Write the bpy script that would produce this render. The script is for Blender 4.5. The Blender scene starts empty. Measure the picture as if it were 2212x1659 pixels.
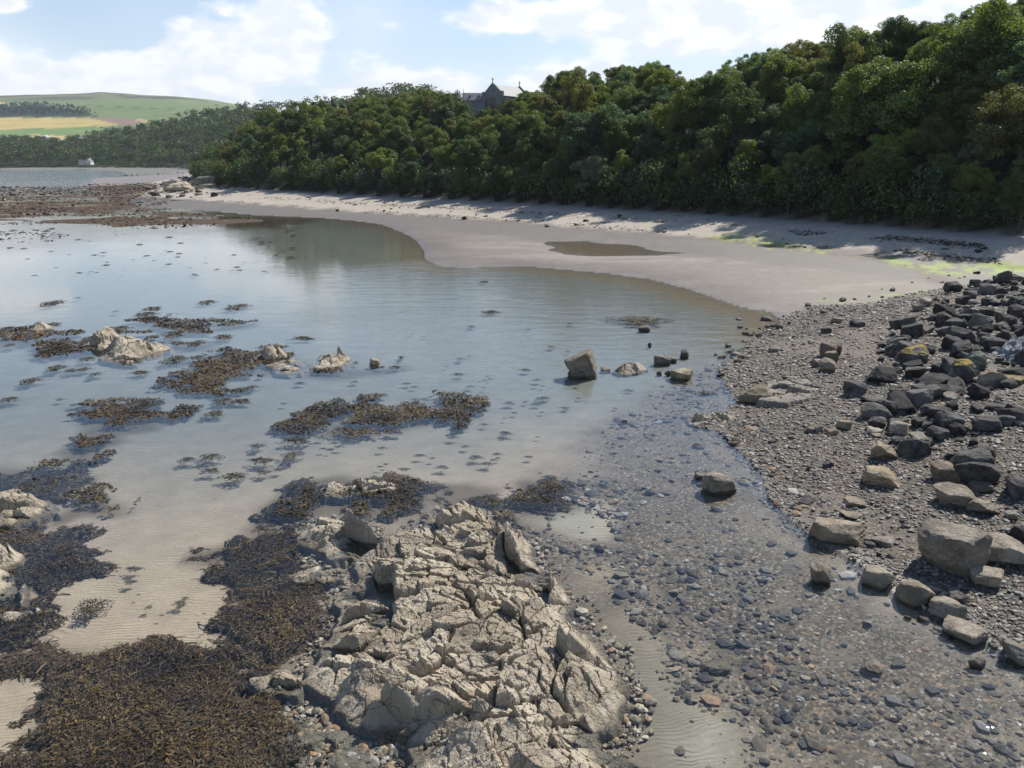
import bpy, math, random
import numpy as np
from mathutils import Vector
random.seed(7)
rng = np.random.default_rng(7)
sc = bpy.context.scene
COL = sc.collection
R = math.radians
# ------------------------------------------------------------------ camera, sky, sun, exposure
CAMH, PITCH, FOC = 9.0, R(16.3), 773.0
cam_d = bpy.data.cameras.new('camera'); cam = bpy.data.objects.new('camera', cam_d); COL.objects.link(cam)
cam.location = (0, 0, CAMH); cam.rotation_euler = (R(90) - PITCH, 0, 0)
cam_d.sensor_fit = 'HORIZONTAL'; cam_d.sensor_width = 36; cam_d.lens = 36 * FOC / 1024
cam_d.clip_start = 0.1; cam_d.clip_end = 20000
sc.camera = cam
SUN_AZ, SUN_EL = R(43), R(46)          # azimuth clockwise from +Y (the way the camera looks)
sun_dir = Vector((math.sin(SUN_AZ) * math.cos(SUN_EL), math.cos(SUN_AZ) * math.cos(SUN_EL), math.sin(SUN_EL)))
sd = bpy.data.lights.new('sun', 'SUN'); sun = bpy.data.objects.new('sun', sd); COL.objects.link(sun)
sd.energy = 5.0; sd.angle = R(0.53); sd.color = (1.0, 0.955, 0.89)
sun.rotation_euler = (-sun_dir).to_track_quat('-Z', 'Y').to_euler(); sun.location = (60, 60, 80)
sc.view_settings.view_transform = 'Standard'; sc.view_settings.look = 'None'
sc.view_settings.exposure = 0.38; sc.view_settings.gamma = 1.0; sc.view_settings.use_curve_mapping = False
sc.cycles.max_bounces = 8; sc.cycles.transparent_max_bounces = 8; sc.cycles.diffuse_bounces = 3
sc.cycles.glossy_bounces = 3; sc.cycles.volume_bounces = 0
sc.cycles.sample_clamp_indirect = 8.0
sc.cycles.caustics_reflective = False; sc.cycles.caustics_refractive = False


class NT:
    """small helper for node trees"""
    def __init__(s, tree):
        s.t = tree; s.n = tree.nodes; s.l = tree.links
    def add(s, typ, **kw):
        nd = s.n.new('ShaderNode' + typ)
        for k, v in kw.items():
            if k.startswith('_'):
                setattr(nd, k[1:], v)
        for k, v in kw.items():
            if k.startswith('_'): continue
            key = int(k[1:]) if k[0] == 'i' and k[1:].isdigit() else k.replace('__', ' ')
            s.put(nd.inputs[key], v)
        return nd
    def put(s, sock, v):
        if isinstance(v, bpy.types.NodeSocket): s.l.new(v, sock)
        elif isinstance(v, bpy.types.Node): s.l.new(v.outputs[0], sock)
        else:
            if isinstance(v, tuple) and len(v) == 3 and sock.type == 'RGBA': v = v + (1,)
            sock.default_value = v
    def math(s, op, a, b=0.0, clamp=False):
        return s.add('Math', _operation=op, _use_clamp=clamp, i0=a, i1=b).outputs[0]
    def vmath(s, op, a, b=(0, 0, 0)):
        return s.add('VectorMath', _operation=op, i0=a, i1=b).outputs[0]
    def mix(s, f, a, b, blend='MIX'):
        nd = s.n.new('ShaderNodeMix'); nd.data_type = 'RGBA'; nd.blend_type = blend
        s.put(nd.inputs[0], f); s.put(nd.inputs[6], a); s.put(nd.inputs[7], b)
        return nd.outputs[2]
    def ss(s, v, lo, hi, o0=0.0, o1=1.0):
        nd = s.add('MapRange', _interpolation_type='SMOOTHSTEP', i0=v, i1=lo, i2=hi, i3=o0, i4=o1)
        return nd.outputs[0]
    def lin(s, v, lo, hi, o0=0.0, o1=1.0):
        return s.add('MapRange', i0=v, i1=lo, i2=hi, i3=o0, i4=o1).outputs[0]
    def noise(s, vec, scale, detail=3.0, rough=0.55, dist=0.0):
        return s.add('TexNoise', Vector=vec, Scale=scale, Detail=detail, Roughness=rough, Distortion=dist).outputs[0]


# sky: Nishita air with cumulus in it
w = bpy.data.worlds.new('World'); sc.world = w; w.use_nodes = True
nt = NT(w.node_tree); nt.n.clear()
sky = nt.add('TexSky', _sky_type='NISHITA', _sun_disc=False, _sun_elevation=SUN_EL, _sun_rotation=SUN_AZ,
             _altitude=10.0, _air_density=1.0, _dust_density=0.6, _ozone_density=1.3)
dirn = nt.add('TexCoord').outputs['Generated']
sep = nt.add('SeparateXYZ', i0=dirn)
el = sep.outputs[2]
CUMULI = [(-15.2, 7.5, .062, .058, .46), (-20.0, 6.6, .075, .046, .42), (-24.5, 5.4, .085, .036, .36), (-30.5, 4.4, .10, .032, .26), (-31.5, 8.7, .055, .026, .38), (-8, 4.6, .12, .03, .22),
          (14, 9.0, .36, .06, .44), (1, 9.0, .12, .022, .26), (5, 5.5, .2, .02, .15), (-25.5, 8.8, .065, .020, -.28), (-9.3, 7.6, .055, .018, -.24)]
bumps = None
for (az, e, ra, re, amp) in CUMULI:
    c = (math.sin(R(az)) * math.cos(R(e)), math.cos(R(az)) * math.cos(R(e)), math.sin(R(e)))
    df = nt.vmath('MULTIPLY', nt.vmath('SUBTRACT', dirn, c), (1 / ra, 1 / ra, 1 / re))
    ln = nt.add('VectorMath', _operation='LENGTH', i0=df).outputs['Value']
    g_ = nt.ss(ln, 1.0, 0.0, 0.0, amp)
    bumps = g_ if bumps is None else nt.math('ADD', bumps, g_)
bumps = nt.math('ADD', bumps, nt.math('ADD', nt.ss(el, 0.12, 0.05, 0.0, 0.16), nt.ss(el, 0.17, 0.38, 0.0, -0.19)))
# cumulus field: lumpy noise squeezed vertically, more of it low down
vv = nt.vmath('MULTIPLY', dirn, (1.0, 1.0, 1.9))
big = nt.noise(vv, 5.2, 1.0, 0.5)
lump = nt.noise(vv, 15.0, 6.0, 0.55, 0.15)
lump2 = nt.noise(nt.vmath('ADD', vv, (0.010, 0.004, 0.026)), 15.0, 2.0, 0.5)
dens = nt.math('ADD', nt.math('ADD', nt.math('MULTIPLY', big, 0.5), nt.math('MULTIPLY', lump, 0.62)), bumps)
mask = nt.ss(dens, 0.56, 0.71)
shade = nt.math('SUBTRACT', lump, lump2)
lit = nt.ss(shade, -0.10, 0.08)
thick = nt.ss(dens, 0.72, 1.05)
ccol = nt.mix(lit, (7.6, 8.1, 8.7, 1), (9.3, 9.35, 9.4, 1))
ccol = nt.mix(nt.math('MULTIPLY', thick, 0.25), ccol, (8.0, 8.3, 8.7, 1))
# thin veil everywhere: milky blue
veil = nt.math('ADD', nt.math('MULTIPLY', nt.ss(big, 0.3, 0.75, 0.24, 0.65), nt.ss(el, 0.30, 0.15, 0.0, 1.0)), nt.ss(el, 0.20, 0.0, 0.0, 0.5), True)
skyc = nt.mix(1.0, sky.outputs[0], (.92, 1.02, 1.12, 1), 'MULTIPLY')
base = nt.mix(veil, skyc, (7.6, 8.4, 9.3, 1))
full = nt.mix(nt.math('MULTIPLY', mask, 0.92), base, ccol)
bg = nt.add('Background', Color=full, Strength=0.094)
w.cycles.sampling_method = 'NONE'
out = nt.n.new('ShaderNodeOutputWorld'); nt.l.new(bg.outputs[0], out.inputs[0])

# ------------------------------------------------------------------ numbers: projection, noise, polygons
CP, SP = math.cos(PITCH), math.sin(PITCH)
S = 1024 / 2212.0        # traced points below are in a 2212-wide copy of the picture

def ray(p):
    p = np.atleast_2d(np.asarray(p, float)) * S
    dx = (p[:, 0] - 512) / FOC; dy = (384 - p[:, 1]) / FOC
    return np.stack([dx, CP + dy * SP, -SP + dy * CP], 1)

def W(p, z=0.0):
    d = ray(p); t = (z - CAMH) / d[:, 2]
    return np.stack([d[:, 0] * t, d[:, 1] * t], 1)

def project(x, y, z):
    zz = z - CAMH; f = y * CP - zz * SP; u = y * SP + zz * CP
    return (512 + FOC * x / f) / S, (384 - FOC * u / f) / S

def hsh(ix, iy, seed=0):
    h = (ix.astype(np.int64) * 374761393 + iy.astype(np.int64) * 668265263 + seed * 974634777) & 0xFFFFFFFF
    h = ((h ^ (h >> 13)) * 1274126177) & 0xFFFFFFFF
    h = ((h ^ (h >> 16)) * 2246822519) & 0xFFFFFFFF
    return ((h ^ (h >> 15)) & 0xFFFFFF) / float(0x1000000)

def vnoise(x, y, seed=0):
    xi = np.floor(x).astype(np.int64); yi = np.floor(y).astype(np.int64); fx = x - xi; fy = y - yi
    u = fx * fx * (3 - 2 * fx); v = fy * fy * (3 - 2 * fy)
    a = hsh(xi, yi, seed); b = hsh(xi + 1, yi, seed); c = hsh(xi, yi + 1, seed); d = hsh(xi + 1, yi + 1, seed)
    return (a * (1 - u) + b * u) * (1 - v) + (c * (1 - u) + d * u) * v

def fbm(x, y, seed=0, octs=4, gain=0.5):
    s = 0; a = 1; n = 0
    for o in range(octs):
        s = s + a * vnoise(x * 2 ** o + o * 17.3, y * 2 ** o - o * 9.1, seed + o); n += a; a *= gain
    return s / n

def voronoi(x, y, seed=0):
    """F1, F2, and id hashes / offset to the nearest seed"""
    xi = np.floor(x).astype(np.int64); yi = np.floor(y).astype(np.int64)
    f1 = np.full(x.shape, 9.0); f2 = f1.copy(); cx = np.zeros_like(x); cy = cx.copy(); ix = xi.copy(); iy = yi.copy()
    for dx in (-1, 0, 1):
        for dy in (-1, 0, 1):
            jx = xi + dx; jy = yi + dy
            px = jx + 0.1 + 0.8 * hsh(jx, jy, seed); py = jy + 0.1 + 0.8 * hsh(jx, jy, seed + 51)
            d = np.hypot(px - x, py - y); m = d < f1
            f2 = np.where(m, f1, np.minimum(f2, d))
            cx = np.where(m, px, cx); cy = np.where(m, py, cy); ix = np.where(m, jx, ix); iy = np.where(m, jy, iy)
            f1 = np.where(m, d, f1)
    return f1, f2, x - cx, y - cy, ix, iy

def smooth(a, b, t):
    t = np.clip((t - a) / (b - a), 0, 1); return t * t * (3 - 2 * t)

def sdpoly(pts, x, y):
    """signed distance, positive inside"""
    pts = np.asarray(pts, float); n = len(pts)
    d = np.full(x.shape, 1e18); ins = np.zeros(x.shape, bool)
    for i in range(n):
        ax, ay = pts[i]; bx, by = pts[(i + 1) % n]
        ex, ey = bx - ax, by - ay; wx = x - ax; wy = y - ay
        t = np.clip((wx * ex + wy * ey) / (ex * ex + ey * ey + 1e-12), 0, 1)
        d = np.minimum(d, (wx - ex * t) ** 2 + (wy - ey * t) ** 2)
        if abs(ey) > 1e-12:
            c = ((ay > y) != (by > y)) & (x < ex * (y - ay) / ey + ax)
            ins ^= c
    d = np.sqrt(d)
    return np.where(ins, d, -d)

# ------------------------------------------------------------------ traced outlines -> the ground plan
TREELINE_P = [(2330, 526), (2212, 515), (2100, 508), (2000, 500), (1900, 492), (1800, 485), (1650, 475), (1500, 465), (1300, 452), (1100, 440), (950, 432),
              (800, 425), (650, 416), (560, 411), (480, 405), (440, 396), (420, 385), (412, 376)]
tl = W(TREELINE_P, 1.8)
HILL = np.concatenate([[(1500, -60), (200, -40), (110, 10), (76, 40)], tl,
                       [(-100, 300), (-150, 420), (-225, 560), (-268, 640), (-330, 676), (-450, 690), (-620, 705), (-1200, 800), (-3500, 1500), (-3500, 9000), (7000, 9000)]])
# drier ground: shingle, sand banks and beach, down to the waterline
DRY_P = [(2500, 1600), (2212, 1440), (2100, 1372), (2040, 1338), (1990, 1312), (1930, 1287), (1850, 1217), (1790, 1180), (1740, 1150), (1700, 1120), (1660, 1075),
         (1640, 1020), (1600, 980), (1560, 940), (1500, 915), (1490, 900), (1560, 888), (1590, 870), (1565, 830), (1548, 795), (1600, 760), (1645, 725), (1690, 697),
         (1660, 674), (1600, 665), (1540, 645), (1480, 625), (1400, 605), (1310, 592), (1200, 582), (1130, 576), (1060, 577), (1000, 580), (945, 575), (918, 562),
         (914, 545), (906, 530), (890, 515), (860, 500), (820, 485), (760, 477), (700, 472), (620, 468), (560, 466), (480, 459), (400, 453), (320, 448),
         (275, 438), (300, 425), (340, 412), (330, 402), (390, 391), (412, 376)]
DRY = np.concatenate([W(DRY_P), [(-100, 300), (300, 300), (300, 5)]])
WEEDFLAT = W([(-300, 405), (0, 404), (150, 403), (215, 398), (320, 402), (350, 412), (300, 428), (320, 448), (480, 463), (640, 474), (560, 484), (440, 491), (330, 492), (250, 499),
              (170, 512), (100, 524), (60, 508), (150, 496), (60, 486), (-100, 480), (-300, 480)])
SANDFLAT = W([(-300, 395), (0, 393), (120, 390), (200, 384), (330, 381), (410, 372), (412, 392), (330, 403), (200, 402), (0, 404), (-300, 405)])
POOL = W([(1222, 527), (1270, 524), (1330, 527), (1375, 536), (1396, 545), (1350, 550), (1290, 550), (1245, 542)])
CREEK_L = W([(1540, 524), (1620, 534), (1720, 546), (1850, 562), (1950, 578), (2010, 600), (2035, 620)])
SHINGLE = W([(2600, 1700), (2212, 1440), (2040, 1338), (1850, 1217), (1740, 1150), (1660, 1075), (1640, 1020), (1560, 940), (1480, 905), (1560, 888), (1590, 870), (1548, 795),
             (1640, 727), (1680, 690), (1760, 668), (1880, 662), (1990, 640), (2090, 625), (2212, 610), (2500, 640), (2900, 900)])
RIPRAP = W([(1880, 850), (1900, 760), (1960, 700), (2080, 640), (2212, 620), (2500, 650), (2800, 900), (2800, 1500), (2250, 1300), (2130, 1140), (2000, 1030), (1900, 960), (1860, 900)])
ALGAE = [W([(1890, 566), (1990, 578), (2080, 582), (2212, 588), (2260, 600), (2212, 606), (2100, 604), (2000, 597)]),
         W([(1985, 640), (2030, 628), (2090, 630), (2150, 625), (2060, 645), (2000, 652)]), W([(1830, 664), (1900, 656), (1950, 652), (1980, 655), (1880, 668)]),
         W([(1540, 520), (1650, 527), (1760, 543), (1860, 560), (1850, 566), (1740, 552), (1620, 536)])]
STONEBED = W([(1130, 1150), (1200, 1040), (1300, 930), (1380, 850), (1540, 780), (1700, 1000), (1860, 1140), (2000, 1240), (2360, 1440), (2400, 1800), (1400, 1800), (1480, 1560), (1440, 1480), (1390, 1380), (1300, 1240)])
PALEBED = [W([(1330, 1330), (1420, 1380), (1480, 1490), (1600, 1540), (1640, 1659), (1700, 1800), (1380, 1800), (1370, 1560), (1340, 1440)]), W([(1180, 1040), (1290, 1080), (1330, 1160), (1240, 1150), (1140, 1110)])]
OUTCROP_P = [(640, 1138), (700, 1120), (790, 1140), (825, 1165), (900, 1140), (950, 1105), (1000, 1098), (1040, 1103), (1065, 1128), (1150, 1168), (1168, 1235), (1140, 1252), (1200, 1272), (1238, 1310), (1235, 1345),
             (1290, 1382), (1322, 1412), (1335, 1455), (1366, 1522), (1350, 1555), (1300, 1585), (1280, 1605), (1350, 1645), (1400, 1665), (1440, 1720), (1440, 1860), (880, 1860), (905, 1660),
             (880, 1590), (700, 1545), (720, 1515), (650, 1478), (665, 1440), (700, 1390), (722, 1330), (728, 1292), (775, 1262), (755, 1205), (640, 1172)]
OUTCROP = W(OUTCROP_P)
# the rise of the wooded hill along the shore (world x of a shore point -> plateau height)
def plateau(x, y):
    near = np.interp(x, [-110, -60, -10, 12, 35, 60, 90], [17, 16.5, 15.5, 16, 20, 25, 31])
    far = smooth(300, 620, y)
    fr = np.interp(x / np.maximum(y, 1), [-.62, -.52, -.45, -.40, -.34, -.28, -.1], [11, 14, 22, 30, 37, 40, 40])
    return near * (1 - far) + fr * far

def H(x, y, want=False):
    """height of the ground; with want=True also the zones used for its colours"""
    x = np.asarray(x, float); y = np.asarray(y, float)
    dt = sdpoly(HILL, x, y); dd = sdpoly(DRY, x, y)
    r = np.hypot(x, y)
    und = fbm(x * .05, y * .05, 3, 3) - .5
    # bed
    bed = -0.10 - 0.10 * smooth(0, 8, -dd) - 0.12 * smooth(12, 40, -dd) + und * 0.12 + (fbm(x * .25, y * .25, 9, 3) - .5) * .05
    wf = sdpoly(WEEDFLAT, x, y); sf = sdpoly(SANDFLAT, x, y)
    pn = fbm(x * .06, y * .12, 21, 4) - .5
    bed = bed + (0.24 + pn * .42) * smooth(-2, 5, wf) + (0.19 + pn * .28) * smooth(-3, 5, sf)
    # dry side
    sh = sdpoly(SHINGLE, x, y); rr = sdpoly(RIPRAP, x, y)
    land = np.minimum(0.05 * dd, 0.16) + 0.012 * np.clip(dd - 3, 0, 12)
    land = land + np.where(sh > 0, 0.045 * np.clip(dd, 0, 12) * smooth(0, 3, sh), 0) + 0.09 * np.clip(rr, 0, 9)
    land = land + und * 0.05
    po = sdpoly(POOL, x, y) + (fbm(x * .18, y * .3, 66, 4) - .5) * 7
    land = land - 0.46 * smooth(-9.0, 3.0, po)
    z = np.where(dd > 0, land, np.minimum(bed, 0.25))
    tr = smooth(-0.5, 0.5, dd)
    bw = np.interp(r, [60, 200, 500], [14, 24, 70])
    z = z + 1.7 * smooth(-bw, -1.0, dt) ** 1.5
    # hill
    pl = plateau(x, y); dp = np.clip(dt, 0, None)
    wd_ = 1 + 1.3 * smooth(300, 620, y)
    rise = pl * (.62 * smooth(-4, 27, dp / wd_) * smooth(0, 3, dp) + .38 * smooth(8, 70, dp / wd_)) + 0.05 * np.clip(dp - 55, 0, 150)
    fh = np.clip((y - 780) / 1900., 0, 1.4)
    crest = np.interp(x / np.maximum(y, 1), [-.9, -.62, -.5, -.42, -.36, -.3, -.2, .2], [190, 176, 180, 160, 138, 108, 70, 50])
    crest = crest * (y / 2600.) ** .55
    far = smooth(760, 1000, y) * (crest * smooth(0, 1.0, fh ** .9) * (1 + .1 * (fbm(x * .003, y * .003, 8, 4) - .5)))
    z = z + np.where(dt > 0, rise + far, 0)
    if not want: return z
    return z, dict(dt=dt, dd=dd, wf=wf, sf=sf, sh=sh, rr=rr, po=po, r=r, und=und)

def WT(p):
    """picture point -> where its ray meets the ground"""
    d = ray(p); z = np.zeros(len(d))
    for i in range(10):
        t = (z - CAMH) / d[:, 2]; x = d[:, 0] * t; y = d[:, 1] * t
        z = z * .3 + .7 * H(x, y)
    t = (z - CAMH) / d[:, 2]
    return np.stack([d[:, 0] * t, d[:, 1] * t, z], 1)

# ------------------------------------------------------------------ mesh helpers
def mk(name, V, F, mat=None, cols=None, smooth_=False, parent=None, attrs=None, link=True):
    """V n x 3, F list of arrays (m x 3 / m x 4). cols: per-vertex colour n x 3"""
    me = bpy.data.meshes.new(name)
    V = np.ascontiguousarray(V, np.float32)
    if not isinstance(F, (list, tuple)): F = [F]
    F = [np.asarray(f, np.int32) for f in F if len(f)]
    me.vertices.add(len(V)); me.vertices.foreach_set('co', V.ravel())
    tot = np.concatenate([np.full(len(f), f.shape[1], np.int32) for f in F])
    idx = np.concatenate([f.ravel() for f in F]); st = np.concatenate([[0], np.cumsum(tot)[:-1]]).astype(np.int32)
    me.loops.add(len(idx)); me.loops.foreach_set('vertex_index', idx)
    me.polygons.add(len(tot)); me.polygons.foreach_set('loop_start', st)
    me.update(calc_edges=True)
    me.polygons.foreach_set('use_smooth', np.full(len(tot), smooth_, bool))
    if cols is not None:
        a = me.color_attributes.new('Col', 'FLOAT_COLOR', 'POINT')
        c = np.ones((len(V), 4), np.float32); c[:, :3] = cols; a.data.foreach_set('color', c.ravel())
    for k, v in (attrs or {}).items():
        a = me.attributes.new(k, 'FLOAT', 'POINT'); a.data.foreach_set('value', np.ascontiguousarray(v, np.float32))
    if mat: me.materials.append(mat)
    if not link: return me
    return ob(name, me, parent)

def ob(name, me, parent=None):
    o = bpy.data.objects.new(name, me); COL.objects.link(o)
    if parent: o.parent = parent
    return o

def tag(o, label=None, cat=None, group=None, kind=None):
    if label: o['label'] = label
    if cat: o['category'] = cat
    if group: o['group'] = group
    if kind: o['kind'] = kind
    return o

def grid_faces(nr, nc):
    i = np.arange(nr - 1)[:, None] * nc + np.arange(nc - 1)[None]
    return np.stack([i, i + 1, i + nc + 1, i + nc], -1).reshape(-1, 4)

def compact(V, F, *arrs):
    u = np.unique(F); m = np.full(len(V), -1); m[u] = np.arange(len(u))
    return (V[u], m[F]) + tuple(a[u] for a in arrs)

# ------------------------------------------------------------------ materials
def mat(name):
    m = bpy.data.materials.new(name); m.use_nodes = True; t = NT(m.node_tree); t.n.clear()
    return m, t
def finish(t, sh, disp=None):
    o = t.n.new('ShaderNodeOutputMaterial'); t.l.new(sh, o.inputs[0])
def pos(t): return t.add('NewGeometry').outputs['Position']
def bump(t, h, strength, dist, normal=None):
    nd = t.add('Bump', Strength=strength, Distance=dist, Height=h)
    if normal: t.l.new(normal, nd.inputs['Normal'])
    return nd.outputs[0]
def principled(t, col, rough=0.85, normal=None, spec=0.3):
    nd = t.n.new('ShaderNodeBsdfPrincipled')
    t.put(nd.inputs['Base Color'], col); t.put(nd.inputs['Roughness'], rough); t.put(nd.inputs['Specular IOR Level'], spec)
    if normal: t.l.new(normal, nd.inputs['Normal'])
    return nd.outputs[0]

def m_ground():
    m, t = mat('shore_sand'); P = pos(t)
    c = t.add('VertexColor', _layer_name='Col').outputs[0]
    wet = t.add('Attribute', _attribute_name='wet').outputs['Fac']
    rip = t.add('Attribute', _attribute_name='rip').outputs['Fac']
    grit = t.add('Attribute', _attribute_name='grit').outputs['Fac']; dot = t.add('Attribute', _attribute_name='dot').outputs['Fac']
    n1 = t.noise(P, 1.3, 5.0, 0.65); n2 = t.noise(P, 14.0, 4.0, 0.7)
    v = t.math('MULTIPLY', t.lin(n1, 0.3, 0.7, 0.86, 1.12), t.add('MapRange', i0=n2, i1=0.25, i2=0.75, i3=0.9, i4=1.1).outputs[0])
    col = t.mix(1.0, c, t.add('CombineXYZ', i0=v, i1=v, i2=v).outputs[0], 'MULTIPLY')
    # grit: little stones and shell bits in the surface
    vo = t.add('TexVoronoi', Vector=P, Scale=13.0); gc = t.noise(vo.outputs['Position'], 37.0, 0.0)
    gcol = t.mix(t.ss(gc, .35, .7), (0.05, 0.046, 0.043, 1), (0.26, 0.22, 0.175, 1))
    col = t.mix(t.math('MULTIPLY', dot, t.ss(vo.outputs['Distance'], .045, .025, 0, .8)), col, gcol)
    v2 = t.add('TexVoronoi', Vector=P, Scale=19.0); rc = t.add('SeparateXYZ', i0=v2.outputs['Color'])
    pc = t.mix(t.ss(rc.outputs[0], .25, .95), (.06, .05, .038, 1), (.19, .155, .11, 1)); pc = t.mix(t.ss(rc.outputs[1], .93, .96), pc, (.30, .19, .11, 1)); pc = t.mix(t.ss(rc.outputs[2], .94, .97), pc, (.36, .33, .29, 1))
    col = t.mix(t.math('MULTIPLY', grit, t.ss(n1, .33, .5, .25, .8)), col, pc)
    # sand ripples
    Q = t.vmath('MULTIPLY', P, (1.0, 2.2, 0.0)); warp = t.noise(P, 0.9, 3.0, 0.5)
    sx = t.add('SeparateXYZ', i0=P)
    ph = t.math('ADD', t.math('MULTIPLY', sx.outputs[1], 56.0), t.math('ADD', t.math('MULTIPLY', sx.outputs[0], -13.0), t.math('MULTIPLY', warp, 48.0)))
    wv = t.math('MULTIPLY', t.math('SINE', ph), t.math('MULTIPLY', rip, t.lin(t.noise(P, 2.2, 2.0), .35, .65, .25, 1.0)))
    nb = bump(t, wv, 0.6, 0.011)
    nb = bump(t, t.noise(P, 30.0, 4.0, .7), 0.5, 0.02, nb)
    nb = bump(t, n1, 0.35, 0.08, nb)
    finish(t, principled(t, col, t.lin(wet, 0, 1, .92, .42), nb, t.lin(wet, 0, 1, .15, .35)))
    return m

def m_hillside():
    m, t = mat('woodland_floor'); P = pos(t)
    c = t.mix(t.ss(t.noise(P, .8, 5, .6), .35, .65), (.018, .022, .010, 1), (.06, .055, .03, 1))
    finish(t, principled(t, c, .95, bump(t, t.noise(P, 2.5, 5, .7), .8, .3)))
    return m

def m_fields():
    m, t = mat('far_fields'); P = pos(t)
    c = t.add('VertexColor', _layer_name='Col').outputs[0]
    v = t.lin(t.noise(P, .02, 5, .6), .3, .7, .85, 1.15)
    c = t.mix(1.0, c, t.add('CombineXYZ', i0=v, i1=v, i2=v).outputs[0], 'MULTIPLY')
    finish(t, principled(t, c, .95, None, .1))
    return m

def m_rock(name, dark, mid, pale, scale=1.0, wetline=True, lichen=None, objcol=False):
    m, t = mat(name); P = pos(t)
    n1 = t.noise(P, 1.1 * scale, 5, .62); n2 = t.noise(P, 7.0 * scale, 5, .7); n3 = t.noise(P, 26.0 * scale, 4, .7)
    c = t.mix(t.ss(n1, .36, .64), mid, pale)
    c = t.mix(t.math('MULTIPLY', t.ss(n2, .42, .30), .8), c, dark)
    c = t.mix(t.math('MULTIPLY', t.ss(n3, .56, .70), .5), c, pale)
    if objcol:
        c = t.mix(1.0, c, t.add('ObjectInfo').outputs['Color'], 'MULTIPLY')
    if lichen:
        nz = t.add('SeparateXYZ', i0=t.add('NewGeometry').outputs['Normal']).outputs[2]
        f = t.math('MULTIPLY', t.ss(nz, .35, .75), t.ss(t.noise(P, 2.6, 5, .65), .40, .56))
        c = t.mix(f, c, lichen)
    rough = .88
    if wetline:
        z = t.add('SeparateXYZ', i0=P).outputs[2]
        wetf = t.ss(t.math('ADD', z, t.math('MULTIPLY', n1, .12)), .13, .05)
        c = t.mix(t.math('MULTIPLY', wetf, .66), c, (.05, .040, .024, 1)); rough = t.lin(wetf, 0, 1, .88, .4)
    cr = t.add('TexVoronoi', _feature='DISTANCE_TO_EDGE', Vector=t.vmath('ADD', P, t.vmath('MULTIPLY', t.add('TexNoise', Vector=P, Scale=2.0, Detail=3.0).outputs['Color'], (.9, .9, .9))), Scale=1.9 * scale)
    crk = t.ss(cr.outputs['Distance'], .035, .0)
    c = t.mix(t.math('MULTIPLY', crk, .22), c, dark)
    nb = bump(t, t.math('SUBTRACT', n2, t.math('MULTIPLY', crk, .3)), .9, .10 / scale); nb = bump(t, n3, .8, .03 / scale, nb)
    finish(t, principled(t, c, rough, nb, .25))
    return m

def m_vcol(name, rough=.8, spec=.3, nscale=18., amt=.25):
    m, t = mat(name); P = pos(t)
    c = t.add('VertexColor', _layer_name='Col').outputs[0]
    v = t.lin(t.noise(P, nscale, 4, .65), .3, .7, 1 - amt, 1 + amt)
    c = t.mix(1.0, c, t.add('CombineXYZ', i0=v, i1=v, i2=v).outputs[0], 'MULTIPLY')
    finish(t, principled(t, c, rough, None, spec))
    return m

def m_leaf(name, objcol=True, trans=.46):
    m, t = mat(name); P = pos(t)
    lv = t.add('Attribute', _attribute_name='lv').outputs['Fac']
    oi = t.add('ObjectInfo')
    c = oi.outputs['Color'] if objcol else t.add('VertexColor', _layer_name='Col').outputs[0]
    h = t.noise(P, .33, 3, .6)
    c = t.mix(t.math('MULTIPLY', t.ss(h, .52, .70), .4), c, (.105, .092, .024, 1))          # bronzed patches
    v = t.lin(lv, 0, 1, .62, 1.38)
    c = t.mix(1.0, c, t.add('CombineXYZ', i0=v, i1=v, i2=v).outputs[0], 'MULTIPLY')
    d = t.add('BsdfDiffuse', Color=c); tr = t.add('BsdfTranslucent', Color=t.mix(1.0, c, (1.15, 1.15, .45, 1), 'MULTIPLY'))
    g = t.add('BsdfGlossy', Roughness=.42, Color=(.9, .95, 1, 1))
    a = t.add('MixShader', i0=trans, i1=d.outputs[0], i2=tr.outputs[0])
    b = t.add('MixShader', i0=.03, i1=a.outputs[0], i2=g.outputs[0])
    finish(t, b.outputs[0]); return m

def m_bark():
    m, t = mat('bark'); P = pos(t)
    c = t.mix(t.noise(P, 5, 4, .6), (.03, .026, .022, 1), (.09, .08, .07, 1))
    finish(t, principled(t, c, .95, bump(t, t.noise(P, 9, 3), .6, .05))); return m

def m_flat(name, col, rough=.8, var=.2, scale=3., spec=.3):
    m, t = mat(name); P = pos(t)
    v = t.lin(t.noise(P, scale, 4, .6), .3, .7, 1 - var, 1 + var)
    c = t.mix(1.0, col + (1,), t.add('CombineXYZ', i0=v, i1=v, i2=v).outputs[0], 'MULTIPLY')
    finish(t, principled(t, c, rough, None, spec)); return m

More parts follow.
